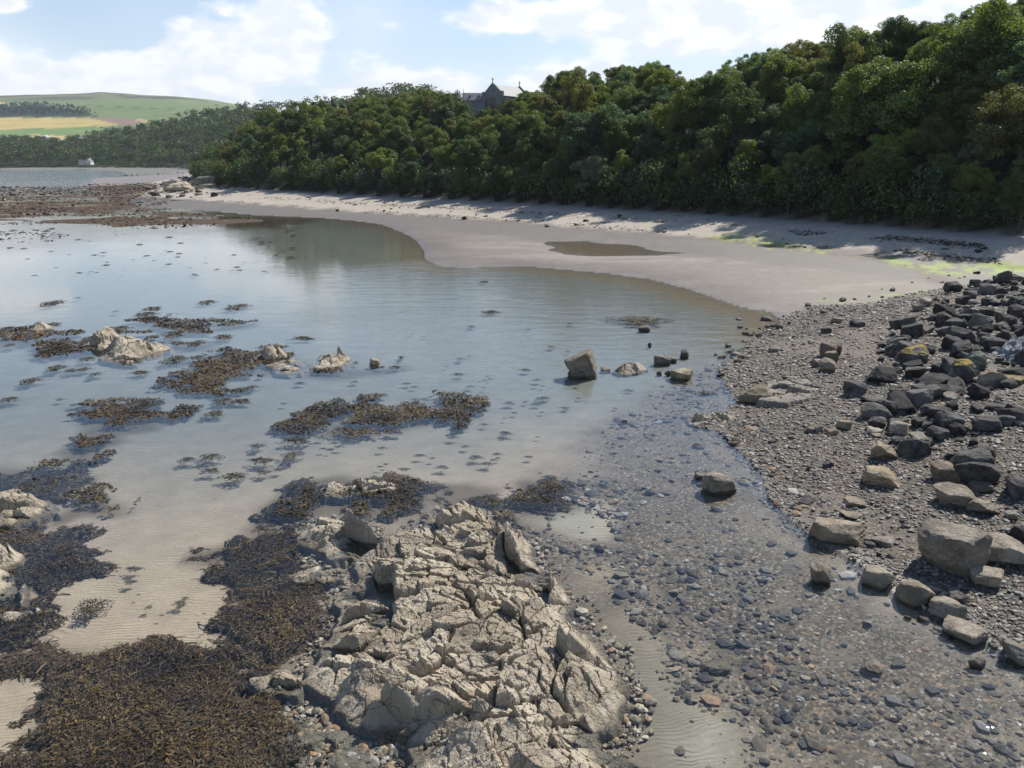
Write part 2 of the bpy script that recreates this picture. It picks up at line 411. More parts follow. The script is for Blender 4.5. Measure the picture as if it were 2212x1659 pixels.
def m_water():
    m, t = mat('sea_water'); P = pos(t)
    rip = t.add('Attribute', _attribute_name='rip').outputs['Fac']
    far = t.add('Attribute', _attribute_name='far').outputs['Fac']
    Q = t.vmath('MULTIPLY', P, (1.0, 1.0, 0.0))
    stretched = t.vmath('MULTIPLY', P, (.75, 1.9, 0))
    n0 = t.noise(stretched, .55, 3, .5); n1 = t.noise(stretched, 3.2, 3, .6, .4); n2 = t.noise(Q, 11.0, 3, .6)
    hgt = t.math('ADD', t.math('MULTIPLY', n0, 1.1), t.math('ADD', t.math('MULTIPLY', n1, .36), t.math('MULTIPLY', n2, .10)))
    hgt = t.math('MULTIPLY', hgt, rip)
    nb = bump(t, hgt, 1.0, .05)
    cosv = t.math('ABSOLUTE', t.add('VectorMath', _operation='DOT_PRODUCT', i0=nb, i1=t.add('NewGeometry').outputs['Incoming']).outputs['Value'])
    fres = t.math('ADD', t.math('MULTIPLY', t.math('POWER', t.math('SUBTRACT', 1.0, cosv, True), 5.0), .98), .02, True)
    gl = t.add('BsdfGlossy', Color=(.97, .985, 1, 1), Roughness=.03); t.l.new(nb, gl.inputs['Normal'])
    tr = t.add('BsdfTransparent', Color=(.92, .945, .945, 1))
    mx = t.add('MixShader', i0=fres, i1=tr.outputs[0], i2=gl.outputs[0])
    finish(t, mx.outputs[0]); return m

M = dict(ground=m_ground(), hill=m_hillside(), fields=m_fields(), water=m_water(), bark=m_bark(), leaf=m_leaf('leaves'), farleaf=m_leaf('far_leaves', False),
         outcrop=m_rock('outcrop_rock', (.14, .110, .073, 1), (.34, .282, .202, 1), (.51, .442, .336, 1)),
         boulder=m_rock('boulder_rock', (.055, .048, .038, 1), (.175, .152, .12, 1), (.32, .285, .23, 1), 1.6, True, None, True),
         dark=m_rock('dark_basalt', (.015, .014, .013, 1), (.041, .037, .033, 1), (.125, .115, .102, 1), 1.6, True, None, True),
         lichen=m_rock('lichened_rock', (.02, .02, .02, 1), (.06, .058, .055, 1), (.18, .175, .16, 1), 1.6, False, (.34, .24, .06, 1), True),
         pale=m_rock('pale_rock', (.06, .065, .07, 1), (.17, .18, .19, 1), (.34, .35, .36, 1), 1.6, False, None, True),
         pebble=m_vcol('shingle_stones', .6, .3, 25., .25), cobble=m_vcol('sunken_stones', .8, .2, 20., .3), weed=m_vcol('bladder_wrack', .65, .22, 30., .3),
         wrack=m_vcol('dry_wrack', .9, .2, 20., .3))

# ------------------------------------------------------------------ the ground sheet
def build_ground():
    a_in = np.arange(-38.5, 38.51, .15); a_out = np.concatenate([np.linspace(-178, -40, 40), a_in, np.linspace(40, 178, 40)])
    dep = np.concatenate([np.linspace(58, 3.0, 500)]); r1 = CAMH / np.tan(np.radians(dep))
    r2 = np.geomspace(r1[-1] * 1.006, 760, 150); r3 = np.geomspace(766, 6500, 80)
    r = np.concatenate([[2.0], r1, r2, r3])
    A, RR = np.meshgrid(np.radians(a_out), r)
    x = (np.sin(A) * RR).ravel(); y = (np.cos(A) * RR).ravel()
    z, q = H(x, y, True)
    nr, nc = len(r), len(a_out)
    F = grid_faces(nr, nc)
    V = np.stack([x, y, z], 1)
    # colours: what the ground is made of, plus a painted deep-water tint
    n1 = fbm(x * .35, y * .35, 31, 4); n2 = fbm(x * 1.4, y * 1.4, 41, 3); n3 = fbm(x * .09, y * .09, 55, 4)
    def L(c, new, f): return c * (1 - f[:, None]) + np.asarray(new)[None] * f[:, None]
    c = np.tile(np.array([[.37, .292, .208]]), (len(x), 1))                      # pale bed sand
    c = L(c, (.30, .25, .19), smooth(.42, .62, n3) * .6)
    c = L(c, (.165, .172, .150), smooth(16, 32, y + (n3 - .5) * 14) * .92)  # tint of deeper water painted into the bed colour, darker and greener further out
    # stony bed to the east
    sb = sdpoly(STONEBED, x, y); pb = np.maximum(sdpoly(PALEBED[0], x, y), sdpoly(PALEBED[1], x, y))
    stony = smooth(-1.5, 2.5, sb + (n1 - .5) * 5) * (1 - smooth(-.3, .6, pb + (n1 - .5) * 2.2))
    c = L(c, (.15, .128, .10), stony * .9)
    c = L(c, (.07, .06, .05), stony * smooth(.48, .60, fbm(x * 1.1, y * 1.1, 88, 4)) * .75)
    c = L(c, (.30, .29, .23), smooth(-.4, .5, pb) * .7)
    # brown bed with weed litter around the outcrop and the weed mats
    for pts in WEEDMATS.values():
        s_ = sdpoly(pts, x, y); c = L(c, (.075, .055, .03), smooth(-.3, .5, s_ + (n1 - .5) * 1.6) * .75)
    oc = sdpoly(OUTCROP, x, y); c = L(c, (.14, .115, .085), smooth(-1.6, -.2, oc + (n1 - .5) * 1.8) * .7)
    c = L(c, (.21, .155, .095), smooth(-4.5, -.3, q['dd']) * smooth(30, 45, q['r']) * .85)
    # weed flats, wet flats
    c = L(c, (.085, .058, .040), smooth(-3, 3, q['wf'] + (n3 - .5) * 30) * smooth(.30, .45, n1 + .1))
    c = L(c, (.235, .20, .168), smooth(-3, 3, q['sf']))
    # land
    dry = smooth(-.4, .5, q['dd'])
    damp = np.array([.135, .115, .094])
    cl = np.tile(damp[None], (len(x), 1))
    bank = smooth(.6, 8, q['dd'] + (n1 - .5) * 3); cl = L(cl, (.19, .163, .130), bank * (1 - smooth(-16, -9, q['dt'])))
    stk = fbm(x * .10 + y * .02, y * .55 - x * .10, 92, 5); cl = L(cl, (.185, .16, .135), smooth(.47, .66, stk) * .55); cl = L(cl, (.34, .30, .26), smooth(.46, .30, stk) * .35 * bank)
    bwd = np.interp(q['r'], [60, 200, 500], [11, 20, 60])
    up = smooth(-1.0 * bwd, -.86 * bwd, q['dt'] + (n1 - .5) * 3)
    cl = L(cl, (.40, .352, .287), up)                                              # dry upper beach
    lane = smooth(-2.3 * bwd, -1.9 * bwd, q['dt'] + (n1 - .5) * 3) * (1 - up); cl = L(cl, (.142, .128, .110), lane * .9)
    cl = L(cl, (.28, .25, .225), smooth(-.38 * bwd, -.18 * bwd, q['dt'] + (n1 - .5) * 3) * .8)   # shingly top of the beach
    shn = smooth(-.4, .8, q['sh'] + (n1 - .5) * 1.5)
    cl = L(cl, (.105, .094, .08), shn)
    mudpatch = shn * smooth(.56, .66, fbm(x * .22, y * .22, 77, 3)); cl = L(cl, (.19, .168, .142), mudpatch)
    ck = np.full(x.shape, 1e9)
    for i in range(len(CREEK_L) - 1):
        ax, ay = CREEK_L[i]; bx, by = CREEK_L[i + 1]; ex, ey = bx - ax, by - ay
        tt = np.clip(((x - ax) * ex + (y - ay) * ey) / (ex * ex + ey * ey), 0, 1); ck = np.minimum(ck, np.hypot(x - ax - ex * tt, y - ay - ey * tt))
    creek = smooth(1.4, .3, ck); cl = L(cl, (.12, .095, .07), creek * .9)
    cl = L(cl, (.19, .125, .06), smooth(-2, 1, q['po']) * .9)
    for k, pts in enumerate(ALGAE):
        s_ = sdpoly(pts, x, y); f = smooth(-2, 1.2, s_ + (n1 - .55) * 5) * smooth(.47, .56, fbm(x * 2.2, y * 1.1, 43, 5) * .6 + .4 * fbm(x * .5, y * .4, 47, 3) + (.03 if k == 0 else -.02)); cl = L(cl, (.235, .31, .05), f * .9)
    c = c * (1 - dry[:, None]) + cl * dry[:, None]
    # the mud line at the foot of the trees
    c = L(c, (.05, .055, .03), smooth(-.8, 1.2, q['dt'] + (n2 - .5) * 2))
    bankw = smooth(2.5, .2, np.abs(q['dd'])) * (q['dd'] > -.1)
    wet = np.clip(np.maximum(bankw, .55 * (1 - up) * dry), 0, 1) * (1 - .9 * shn) * (1 - smooth(-.38 * bwd, 0, q['dt']))
    wet = np.maximum(wet, smooth(-3, 3, q['sf']) * .9)
    rip = (1 - dry) * (1 - stony) * smooth(-.2, .8, -oc)
    grit = np.clip(dry * .75 * shn + stony * (1 - dry), 0, 1); dot = dry * (1 - shn) * .85
    fx, fy = x[F].mean(1), y[F].mean(1); fr = np.hypot(fx, fy); fdt = q['dt'][F].mean(1)
    farm = fr > 780; hil = (fdt > 1.5) & ~farm
    for nm, m, mt, lab in (('shore', ~farm & ~hil, 'ground', None), ('hillside', hil, 'hill', None), ('far_hills', farm & (fdt > -30), 'fields', None)):
        if nm == 'far_hills':
            px, py = project(x, np.maximum(y, 1), z)
            cf = np.tile(np.array([[.155, .20, .085]]), (len(x), 1))
            cf = L(cf, (.17, .165, .095), smooth(216, 211, py + (n3 - .5) * 6) * .85); cf = L(cf, (.20, .215, .12), smooth(.5, .6, fbm(x * .0016, y * .0022, 64, 3)) * .6); hd = np.abs(((x * .55 + y * .83) / 310 + .25 * fbm(x * .002, y * .002, 12, 2)) % 1 - .5); cf = L(cf, (.06, .085, .045), smooth(.03, .012, hd) * .7)
            moor = smooth(.45, .55, fbm(x * .004, y * .008, 61, 4)); cf = L(cf, (.085, .085, .06), moor * smooth(219, 212, py))
            def fld(pts, colr):
                nonlocal cf
                cf = L(cf, colr, (sdpoly(np.array(pts, float), px, py) > 0).astype(float))
            fld([(-200, 217), (0, 219), (12, 221), (4, 226), (-200, 228)], (.42, .31, .13))
            fld([(-300, 255), (0, 254.5), (190, 254.5), (225, 262), (262, 270), (150, 276), (0, 280), (-300, 284)], (.44, .34, .13))
            fld([(185, 254), (270, 257), (310, 263), (280, 272), (255, 268)], (.25, .155, .13))
            fld([(285, 258), (325, 259), (315, 265)], (.40, .33, .16))
            fld([(-300, 286), (0, 282), (150, 277), (240, 272), (200, 285), (100, 291), (-300, 300)], (.16, .235, .08))
            fld([(60, 292), (100, 291), (170, 296), (140, 302), (60, 300)], (.45, .34, .15))
            fld([(-300, 240), (0, 233), (60, 226.5), (115, 228.5), (180, 240), (214, 251.5), (120, 253), (-300, 255)], (.03, .045, .03))
            cf = L(cf, (.028, .042, .024), smooth(1120, 1000, q['r']) * smooth(270, 220, q['dt']) * (py > 200) * (px > -80))
            Vc, Fc, cc = compact(V, F[m], cf)
            o = mk(nm, Vc, Fc, M[mt], cc, True)
        elif nm == 'hillside':
            Vc, Fc = compact(V, F[m]); o = mk(nm, Vc, Fc, M[mt], None, True)
        else:
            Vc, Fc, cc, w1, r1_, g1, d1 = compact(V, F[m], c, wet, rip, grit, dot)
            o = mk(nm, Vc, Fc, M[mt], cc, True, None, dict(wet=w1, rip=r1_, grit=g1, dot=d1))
        tag(o, kind='structure')

# weed mats growing on the bed (each one mass of fronds)
WEEDMATS = {
    'corner': W([(-60, 1400), (0, 1399), (33, 1399), (117, 1389), (183, 1393), (227, 1383), (313, 1371), (370, 1369), (377, 1389), (417, 1399), (460, 1386), (500, 1400), (560, 1440), (545, 1480), (640, 1530), (700, 1560), (650, 1600), (620, 1700), (20, 1700), (30, 1640), (10, 1600), (60, 1530), (130, 1470), (60, 1440), (-60, 1450)]),
    'ridge_side': W([(467, 1369), (500, 1355), (487, 1339), (493, 1319), (463, 1313), (463, 1300), (500, 1279), (490, 1249), (470, 1239), (510, 1196), (467, 1203), (403, 1193), (420, 1178), (467, 1166), (533, 1146), (563, 1119), (620, 1140), (640, 1180), (660, 1250), (720, 1300), (700, 1370), (600, 1420), (560, 1410), (520, 1400)]),
    'north': W([(562, 1085), (600, 1050), (650, 1030), (740, 1020), (790, 1028), (850, 1022), (930, 1040), (900, 1060), (880, 1090), (780, 1110), (700, 1100), (620, 1120), (575, 1115)]),
    'north_mid': W([(945, 1035), (1010, 1035), (1090, 1040), (1080, 1085), (1110, 1120), (1060, 1105), (1000, 1085), (960, 1070)]),
    'north_east': W([(1085, 1075), (1130, 1030), (1190, 1018), (1240, 1040), (1245, 1075), (1190, 1092), (1120, 1095)]),
    'west_point': W([(-60, 1000), (0, 1000), (70, 995), (130, 1012), (215, 1022), (200, 1038), (130, 1040), (140, 1065), (60, 1072), (-60, 1080)]),
    'west_tongue': W([(140, 1058), (230, 1046), (258, 1072), (300, 1098), (240, 1110), (170, 1108), (130, 1130), (60, 1136), (110, 1100)]),
    'west_low': W([(-60, 1120), (60, 1140), (140, 1150), (205, 1212), (150, 1240), (105, 1262), (115, 1290), (60, 1370), (-60, 1400)]),
    'pool_bank': W([(172, 905), (180, 880), (250, 870), (330, 866), (370, 880), (398, 890), (350, 905), (340, 920), (270, 930), (190, 932)]),
    'pool_bank_low': W([(118, 968), (190, 938), (262, 930), (275, 942), (230, 955), (200, 985), (140, 1000)]),
    'middle': W([(690, 935), (710, 905), (790, 882), (860, 875), (930, 885), (1000, 895), (960, 915), (880, 930), (800, 935)]),
    'middle_east': W([(910, 868), (950, 848), (1010, 848), (1046, 868), (1020, 880), (960, 888)]),
    'middle_west': W([(600, 920), (640, 895), (720, 872), (780, 855), (830, 850), (820, 875), (720, 905), (640, 928)]),
    'back_west': W([(-60, 712), (0, 705), (70, 702), (170, 712), (150, 730), (60, 745), (-60, 752)]),
    'back_islet': W([(55, 755), (110, 735), (180, 728), (250, 735), (200, 760), (130, 768)]),
    'back_long': W([(255, 700), (330, 690), (410, 680), (480, 690), (555, 688), (540, 700), (430, 715), (330, 712)]),
    'back_mid': W([(320, 735), (400, 728), (470, 735), (460, 750), (380, 752)]),
    'back_sweep': W([(380, 830), (440, 780), (430, 765), (500, 745), (570, 752), (650, 768), (700, 790), (800, 790), (870, 780), (880, 795), (760, 815), (640, 810), (560, 800), (480, 815), (440, 840), (390, 845)]),
}
build_ground()

# ------------------------------------------------------------------ water
def build_water():
    a = np.radians(np.concatenate([np.linspace(-178, -40, 25), np.linspace(-39, 39, 130), np.linspace(40, 178, 25)]))
    r = np.concatenate([[1.5], np.geomspace(5, 900, 150), [1500, 4000]])
    A, RR = np.meshgrid(a, r); x = (np.sin(A) * RR).ravel(); y = (np.cos(A) * RR).ravel()
    breezy = sdpoly(W([(690, 700), (640, 660), (700, 620), (900, 560), (1150, 575), (1400, 605), (1700, 680), (1660, 1000), (2300, 1440), (2300, 1750), (1300, 1750), (1200, 1000), (1000, 850), (850, 740)]), x, y)
    q = smooth(-3, 3, breezy + (fbm(x * .1, y * .1, 4, 3) - .5) * 6)
    rip = .10 + .40 * q + .16 * smooth(.45, .7, fbm(x * .03, y * .09, 14, 3)) + 2.2 * smooth(170, 420, RR.ravel())
    V = np.stack([x, y, np.zeros_like(x)], 1); F = grid_faces(len(r), len(a))
    o = mk('sea', V, F, M['water'], None, True, None, dict(rip=rip, far=smooth(50, 300, RR.ravel()))); tag(o, kind='structure')
build_water()

# ------------------------------------------------------------------ rock
def ico(sub):
    import bmesh
    bm = bmesh.new(); bmesh.ops.create_icosphere(bm, subdivisions=sub, radius=1.0)
    V = np.array([v.co[:] for v in bm.verts]); F = np.array([[v.index for v in f.verts] for f in bm.faces]); bm.free()
    return V, F
ICO = {k: ico(k) for k in (1, 2, 3, 4)}

def n3(v, s, seed):
    return (vnoise(v[:, 0] * s + 5.1, v[:, 1] * s + v[:, 2] * .7 * s, seed) + vnoise(v[:, 1] * s + 9.7, v[:, 2] * s - v[:, 0] * .6 * s, seed + 3) + vnoise(v[:, 2] * s + 2.2, v[:, 0] * s + v[:, 1] * .5 * s, seed + 7)) / 3 - .5

def rock_shape(seed, sub=4, boxy=.6, rough=1.0, cuts=9):
    """a broken boulder: a ball cut by flat faces, then chipped and roughened. Base at z = 0, about 1 across and 1 high"""
    g = np.random.default_rng(seed); U, F = ICO[sub]
    nrm = []; dist = []
    for ax in range(3):
        for sg in (-1, 1):
            n = np.zeros(3); n[ax] = sg; n += g.normal(0, .22, 3); nrm.append(n / np.linalg.norm(n)); dist.append(1 - boxy * .35 + g.uniform(-.06, .1))
    for k in range(cuts):
        n = g.normal(0, 1, 3); n[2] = abs(n[2]) * g.choice([1, 1, -.5]); nrm.append(n / np.linalg.norm(n)); dist.append(g.uniform(.70, .98))
    nrm = np.array(nrm); dist = np.array(dist)
    dt = U @ nrm.T; rr = np.where(dt > .05, dist[None] / np.maximum(dt, .05), 9.0)
    rs = np.sort(rr, 1); r = rs[:, 0] - .03 * np.exp(-(rs[:, 1] - rs[:, 0]) / .03)
    V = U * r[:, None]
    if sub >= 3:
        st = n3(V * np.array([1, 1, 2.4]), 2.6, seed + 1); st2 = n3(V, 6.5, seed + 5)
        r2 = 1 + rough * (.17 * st + .10 * st2) + rough * .06 * n3(V, 15., seed + 9)
        chip = np.floor(n3(V * np.array([1, .6, 1.8]), 3.1, seed + 11) * 9) / 9
        V = V * (r2 + rough * .10 * chip)[:, None]
    lo, hi = V.min(0), V.max(0); V = (V - (lo + hi) / 2) / (hi - lo); V[:, 2] += .5
    return V, F
ROCKS = [mk('rock_mesh', *rock_shape(100 + k, 4, [.3, .7, .9, .5, .6][k % 5], [.8, 1.0, .6, 1.2][k % 4], 6 + k % 6), link=False) for k in range(14)]
STONES = [mk('stone_mesh', *rock_shape(300 + k, 3, .6, .7, 7), link=False) for k in range(12)]
_mesh_mat = {}
def with_mat(me, m):
    k = (me.name, m.name)
    if k not in _mesh_mat:
        c = me.copy(); c.materials.clear(); c.materials.append(m); _mesh_mat[k] = c
    return _mesh_mat[k]

def put_rock(name, me, m, x, y, z, w_, d_, h_, rz, label, cat, group=None, tint=(1, 1, 1), tilt=(0, 0), sink=.12):
    o = ob(name, with_mat(me, M[m])); o.location = (x, y, z - sink * h_); o.scale = (w_, d_, h_); o.rotation_euler = (tilt[0], tilt[1], rz)
    o.color = tuple(tint) + (1,)
    return tag(o, label, cat, group)

LAND = [('the largest boulder', 2045, 1180), ('the long flat-topped boulder', 1811, 1150), ('the tan wedge boulder', 1903, 1030), ('the tan rounded boulder', 1908, 975), ('the cracked brown block', 1628, 855), ('the broken trio', 1790, 775),
        ('the smooth black boulder', 1851, 698), ('the lichen-crowned black boulder', 1965, 765), ('the ochre-capped boulder', 2070, 800), ('the long dark block', 2035, 845), ('the dark rectangular block', 1943, 850), ('the massive edge block', 2188, 895),
        ('the pale bedrock', 2185, 800), ('the skyline boulder', 2198, 670), ('the leaning boulder', 1266, 790), ('the brown pool', 1310, 537), ('the green algae', 2120, 595), ('the creek mouth', 1640, 680), ('the shingle spit', 1520, 905), ('the light-topped boulder', 2062, 1070),
        ('the tall crag', 393, 400), ('the white-streaked cliff', 432, 390), ('the grey cliff', 575, 400), ('the chapel', 1064, 210), ('the tan islet', 270, 755), ('the rock hump', 620, 790), ('the outcrop', 1000, 1300), ('the square lone boulder', 1552, 1040),
        ('the sand bank', 1000, 540), ('the second sand bank', 1700, 600), ('the west edge', 0, 430), ('the far sand flat', 340, 380), ('the weedy flats', 150, 430), ('the middle weed patch', 850, 905), ('the broken ledges', 1010, 1105), ('the hourglass clump', 200, 1318), ('the olive weed bed', 560, 1290)]
def near_mark(px, py):
    n_, lx, ly = min(LAND, key=lambda a: (a[1] - px) ** 2 + 2 * (a[2] - py) ** 2); dx, dy = px - lx, (py - ly) * 1.6
    far_ = 'well ' if math.hypot(dx, dy) > 130 else 'just ' if math.hypot(dx, dy) < 45 else ''
    return far_ + ('left of ' if abs(dx) > abs(dy) and dx < 0 else 'right of ' if abs(dx) > abs(dy) else 'behind ' if dy < 0 else 'in front of ') + n_
BOULDER_AT = []
def boulder(px, py, wp, hp, m, label, seed=0, tint=1.0, rz=None, dr=.8, group=None, name='boulder', tilt=(0, 0), z=None, sink=.12):
    """px,py: foot of the rock in the traced picture; wp,hp: its width and height there"""
    q = WT((px, py))[0] if z is None else np.array([*W((px, py), z)[0], z])
    BOULDER_AT.append((q[0], q[1], wp))
    dist = math.sqrt(q[0] ** 2 + q[1] ** 2 + (CAMH - q[2]) ** 2); fwd = q[1] * CP + (CAMH - q[2]) * SP
    k = S * fwd / FOC; w_ = wp * k; d_ = w_ * dr; dep = math.asin((CAMH - q[2]) / dist)
    h_ = max((hp * k - d_ * math.sin(dep) * .75) / math.cos(dep), .42 * hp * k)
    zb = float(H(q[:1], q[1:2])[0])
    if z is not None: h_ += max(0, z - zb)
    hd = math.hypot(q[0], q[1]); ux, uy = q[0] / hd, q[1] / hd
    x = q[0] + ux * d_ * .42; y = q[1] + uy * d_ * .42
    az = math.atan2(-ux, uy)
    g = random.Random(int(px * 7 + py * 13 + seed))
    rz = az + (g.uniform(-.35, .35) if rz is None else rz) + g.choice([0, math.pi])
    t = tint if isinstance(tint, tuple) else (tint, tint, tint)
    me = ROCKS[(int(px + py * 3) + seed) % len(ROCKS)] if wp > 30 else STONES[(int(px + py) + seed) % len(STONES)]
    return put_rock(name, me, m, x, y, min(q[2], float(H(np.array([x]), np.array([y]))[0])), w_, d_, h_ * (1 + sink), rz, label, 'boulder' if name == 'boulder' else 'stone', group, t, tilt, sink)

def outcrop(name, poly, hmax, res, seed, label, m='outcrop', edge=.7, ridge=None, ridge_h=.5, phi=.5, blk=.95, rough=1.0, base=-.35, cat='rock outcrop'):
    lo = poly.min(0) - .3; hi = poly.max(0) + .3
    nx = int((hi[0] - lo[0]) / res) + 1; ny = int((hi[1] - lo[1]) / res) + 1
    X, Y = np.meshgrid(np.linspace(lo[0], hi[0], nx), np.linspace(lo[1], hi[1], ny)); x = X.ravel(); y = Y.ravel()
    sdv = sdpoly(poly, x, y) + (fbm(x * 1.3 / blk, y * 1.3 / blk, seed + 90, 4) - .5) * .9 * edge
    wx = x + (fbm(x * .8, y * .8, seed + 1, 3) - .5) * .8 * blk; wy = y + (fbm(x * .8, y * .8, seed + 2, 3) - .5) * .8 * blk
    c_, s_ = math.cos(phi), math.sin(phi); u = c_ * wx + s_ * wy; v = -s_ * wx + c_ * wy
    z = hmax * smooth(-.05, edge, sdv) * (.35 + 1.1 * smooth(.25, .75, fbm(x * .45 / blk, y * .45 / blk, seed + 4, 3)))
    if ridge is not None:
        rd = np.full(x.shape, 1e9)
        for i in range(len(ridge) - 1):
            ax, ay = ridge[i]; bx, by = ridge[i + 1]; ex, ey = bx - ax, by - ay
            tt = np.clip(((x - ax) * ex + (y - ay) * ey) / (ex * ex + ey * ey), 0, 1); rd = np.minimum(rd, np.hypot(x - ax - ex * tt, y - ay - ey * tt))
        z = z + ridge_h * np.exp(-(rd / .95) ** 2) * smooth(0, edge, sdv)
    amp = rough * smooth(-.1, edge * .8, sdv)
    for k, (sx, sy, a, tl_, cr) in enumerate(((1.7, .85, .105, .20, .16), (.72, .38, .042, .14, .075), (.27, .16, .014, .13, .024), (.095, .065, .0045, .09, .006))):
        sx *= blk; sy *= blk
        j = .5 if k else 0
        f1, f2, ox, oy, ix, iy = voronoi(u / sx + j * 3.3 * k, v / sy + j * 1.7 * k, seed + 10 * k)
        hh = hsh(ix, iy, seed + 5 + k) - .5; tx = hsh(ix, iy, seed + 6 + k) - .5; ty = hsh(ix, iy, seed + 7 + k) - .5
        z = z + amp * blk ** .5 * (a * 2 * hh + (ox * sx * (tx * 1.5 - .30) + oy * sy * (ty * 1.5 + .32)) * tl_ * 2.6 - cr * smooth(.09, .0, f2 - f1) * (.35 + 1.3 * hsh(ix + iy, ix - iy, seed + 8)))
    z = z + amp * (fbm(x * 9, y * 9, seed + 70, 3) - .5) * .03
    z = np.where(sdv < 0, base + (z - base) * smooth(-.30 * edge, .0, sdv), z)
    F = grid_faces(ny, nx); keep = (sdv[F] > -.32 * edge).any(1)
    V, Fc = compact(np.stack([x, y, z], 1), F[keep])
    cen = V.mean(0); cen[2] = 0
    o = mk(name, V - cen, Fc, M[m]); o.location = cen
    return tag(o, label, cat)

RIDGE = W([(1040, 1120), (1095, 1180), (1100, 1260), (1085, 1315), (1150, 1350), (1200, 1430), (1150, 1530), (1110, 1610), (1150, 1720), (1150, 1850)])
outcrop('rock_outcrop', OUTCROP, .17, .0195, 3, 'large jagged pale tan outcrop running from the bottom edge into the shallows', ridge=RIDGE, ridge_h=.25, edge=.75)
def oc(p, h, res, seed, label, **kw):
    return outcrop('rock_outcrop', W(p), h, res, seed, label, **kw)
oc([(175, 742), (215, 733), (270, 728), (325, 738), (368, 752), (340, 762), (310, 770), (290, 786), (250, 784), (225, 770), (240, 758), (190, 752)], .24, .06, 21, 'tan cracked islet of rock rising from weed in the bay', edge=.9, blk=1.3)
oc([(572, 790), (600, 775), (640, 776), (672, 793), (650, 806), (600, 806)], .3, .06, 22, 'rounded pale rock hump between two weed beds', edge=1.2, blk=1.3)
oc([(672, 785), (700, 766), (735, 768), (762, 778), (740, 792), (695, 797)], .26, .06, 23, 'low pale rock with small blocks scattered on its east side', edge=1.1, blk=1.2)
oc([(540, 778), (560, 762), (620, 762), (640, 774), (590, 780)], .25, .07, 24, 'low brown weed-covered rock behind the pale hump', edge=.9, blk=1.2)
oc([(65, 712), (85, 702), (115, 706), (122, 716), (90, 722)], .3, .08, 25, 'small tan rock peak furthest out in the weedy bay', edge=1.2, blk=1.2)
oc([(-60, 1090), (0, 1070), (60, 1070), (108, 1082), (120, 1105), (60, 1125), (10, 1135), (-60, 1140)], .32, .035, 26, 'tan rock with barnacled ledges among weed at the west edge', edge=.7)
oc([(-40, 1190), (0, 1185), (48, 1200), (40, 1215), (0, 1230), (-40, 1235)], .28, .03, 27, 'tan rock slab half in weed below the barnacled ledges', edge=.5)
oc([(-40, 1240), (0, 1232), (30, 1240), (28, 1270), (0, 1290), (-40, 1290)], .3, .03, 28, 'blocky tan rock cut by the west edge of the picture', edge=.5)
oc([(0, 1330), (25, 1318), (60, 1312), (85, 1318), (60, 1326), (30, 1340), (8, 1345)], .14, .03, 29, 'thin pale sliver of rock beside dark weed', edge=.3, blk=.6)
oc([(38, 1280), (52, 1262), (58, 1290), (46, 1305)], .16, .03, 42, 'small white barnacled stone ledge in west weed bed', edge=.25, blk=.5)
oc([(690, 1058), (720, 1045), (760, 1050), (800, 1040), (860, 1048), (850, 1062), (780, 1062), (730, 1075), (700, 1072)], .13, .03, 30, 'flat pale ledge showing through the northern weed bed', edge=.35, blk=.6)
oc([(940, 1102), (980, 1093), (1060, 1100), (1080, 1112), (1010, 1122), (955, 1118)], .2, .03, 31, 'low broken ledges just north of the large outcrop', edge=.4, blk=.7)
oc([(638, 1250), (680, 1236), (730, 1238), (745, 1250), (700, 1262), (640, 1262)], .16, .028, 32, 'flat pale slabs in weed against the west flank of the outcrop', edge=.3, blk=.7)
oc([(1322, 802), (1345, 790), (1380, 790), (1398, 798), (1370, 806), (1335, 810)], .22, .05, 33, 'low pile of broken pale slabs beside the leaning boulder', edge=.4, blk=.6)
oc([(1485, 915), (1500, 895), (1545, 893), (1590, 905), (1600, 920), (1550, 930), (1510, 925)], .22, .04, 34, 'small grey ledge at the tip of the shingle spit', edge=.5, blk=.6)
oc([(1640, 880), (1660, 845), (1740, 835), (1770, 860), (1740, 880), (1700, 890)], .08, .05, 35, 'flat pale bedrock slab in the shingle beside a block', edge=.5, m='boulder', base=-.3, rough=.45).location.z = .34
oc([(545, 1470), (600, 1450), (660, 1470), (640, 1500), (570, 1490)], .13, .025, 36, 'low grey bedrock slabs at the weed edge by the outcrop', edge=.4, blk=.6)
oc([(480, 1660), (560, 1610), (640, 1560), (760, 1580), (800, 1640), (700, 1700), (500, 1720)], -.02, .03, 37, 'brown submerged bedrock shelf at the bottom edge', edge=.6, blk=.7, rough=.4).location.z = -.10

B = boulder
# ---- in the water
B(1266, 812, 66, 56, 'boulder', 'big leaning two-faced boulder standing in shallow water beside broken slabs', 3, (.95, .92, .85), .15, .7, tilt=(.1, .28), z=.05)
B(1246, 814, 42, 20, 'boulder', 'dark low rock wedged under the leaning boulder', 1, .55, z=0.0)
B(1552, 1068, 74, 56, 'boulder', 'square grey boulder standing alone in water beside a small rock', 5, (1, .97, .92), z=-.05)
B(1508, 1036, 24, 18, 'boulder', 'small rock touching the lone square boulder in the water', 2, .9, z=-.05)
B(1771, 1262, 50, 48, 'boulder', 'upright block standing in the shallows off the shingle', 4, (1, .96, .88), z=-.05)
B(1541, 1452, 62, 30, 'boulder', 'low hollowed pale rock lying in clear shallow water', 7, (1.3, 1.25, 1.1), z=-.1, sink=.3)
B(1880, 1458, 46, 32, 'boulder', 'small grey rock alone in the stony shallows', 9, 1.0, z=-.08)
B(2108, 1446, 32, 30, 'boulder', 'knobbly little rock in water below the end boulder', 2, .9, z=-.05)
B(1940, 1440, 32, 14, 'boulder', 'low dark stone awash near the small grey rock', 6, .6, z=-.06)
B(2101, 1628, 42, 28, 'boulder', 'white flat stone under water near the glinting corner', 3, (2.1, 2.1, 2.1), z=-.16)
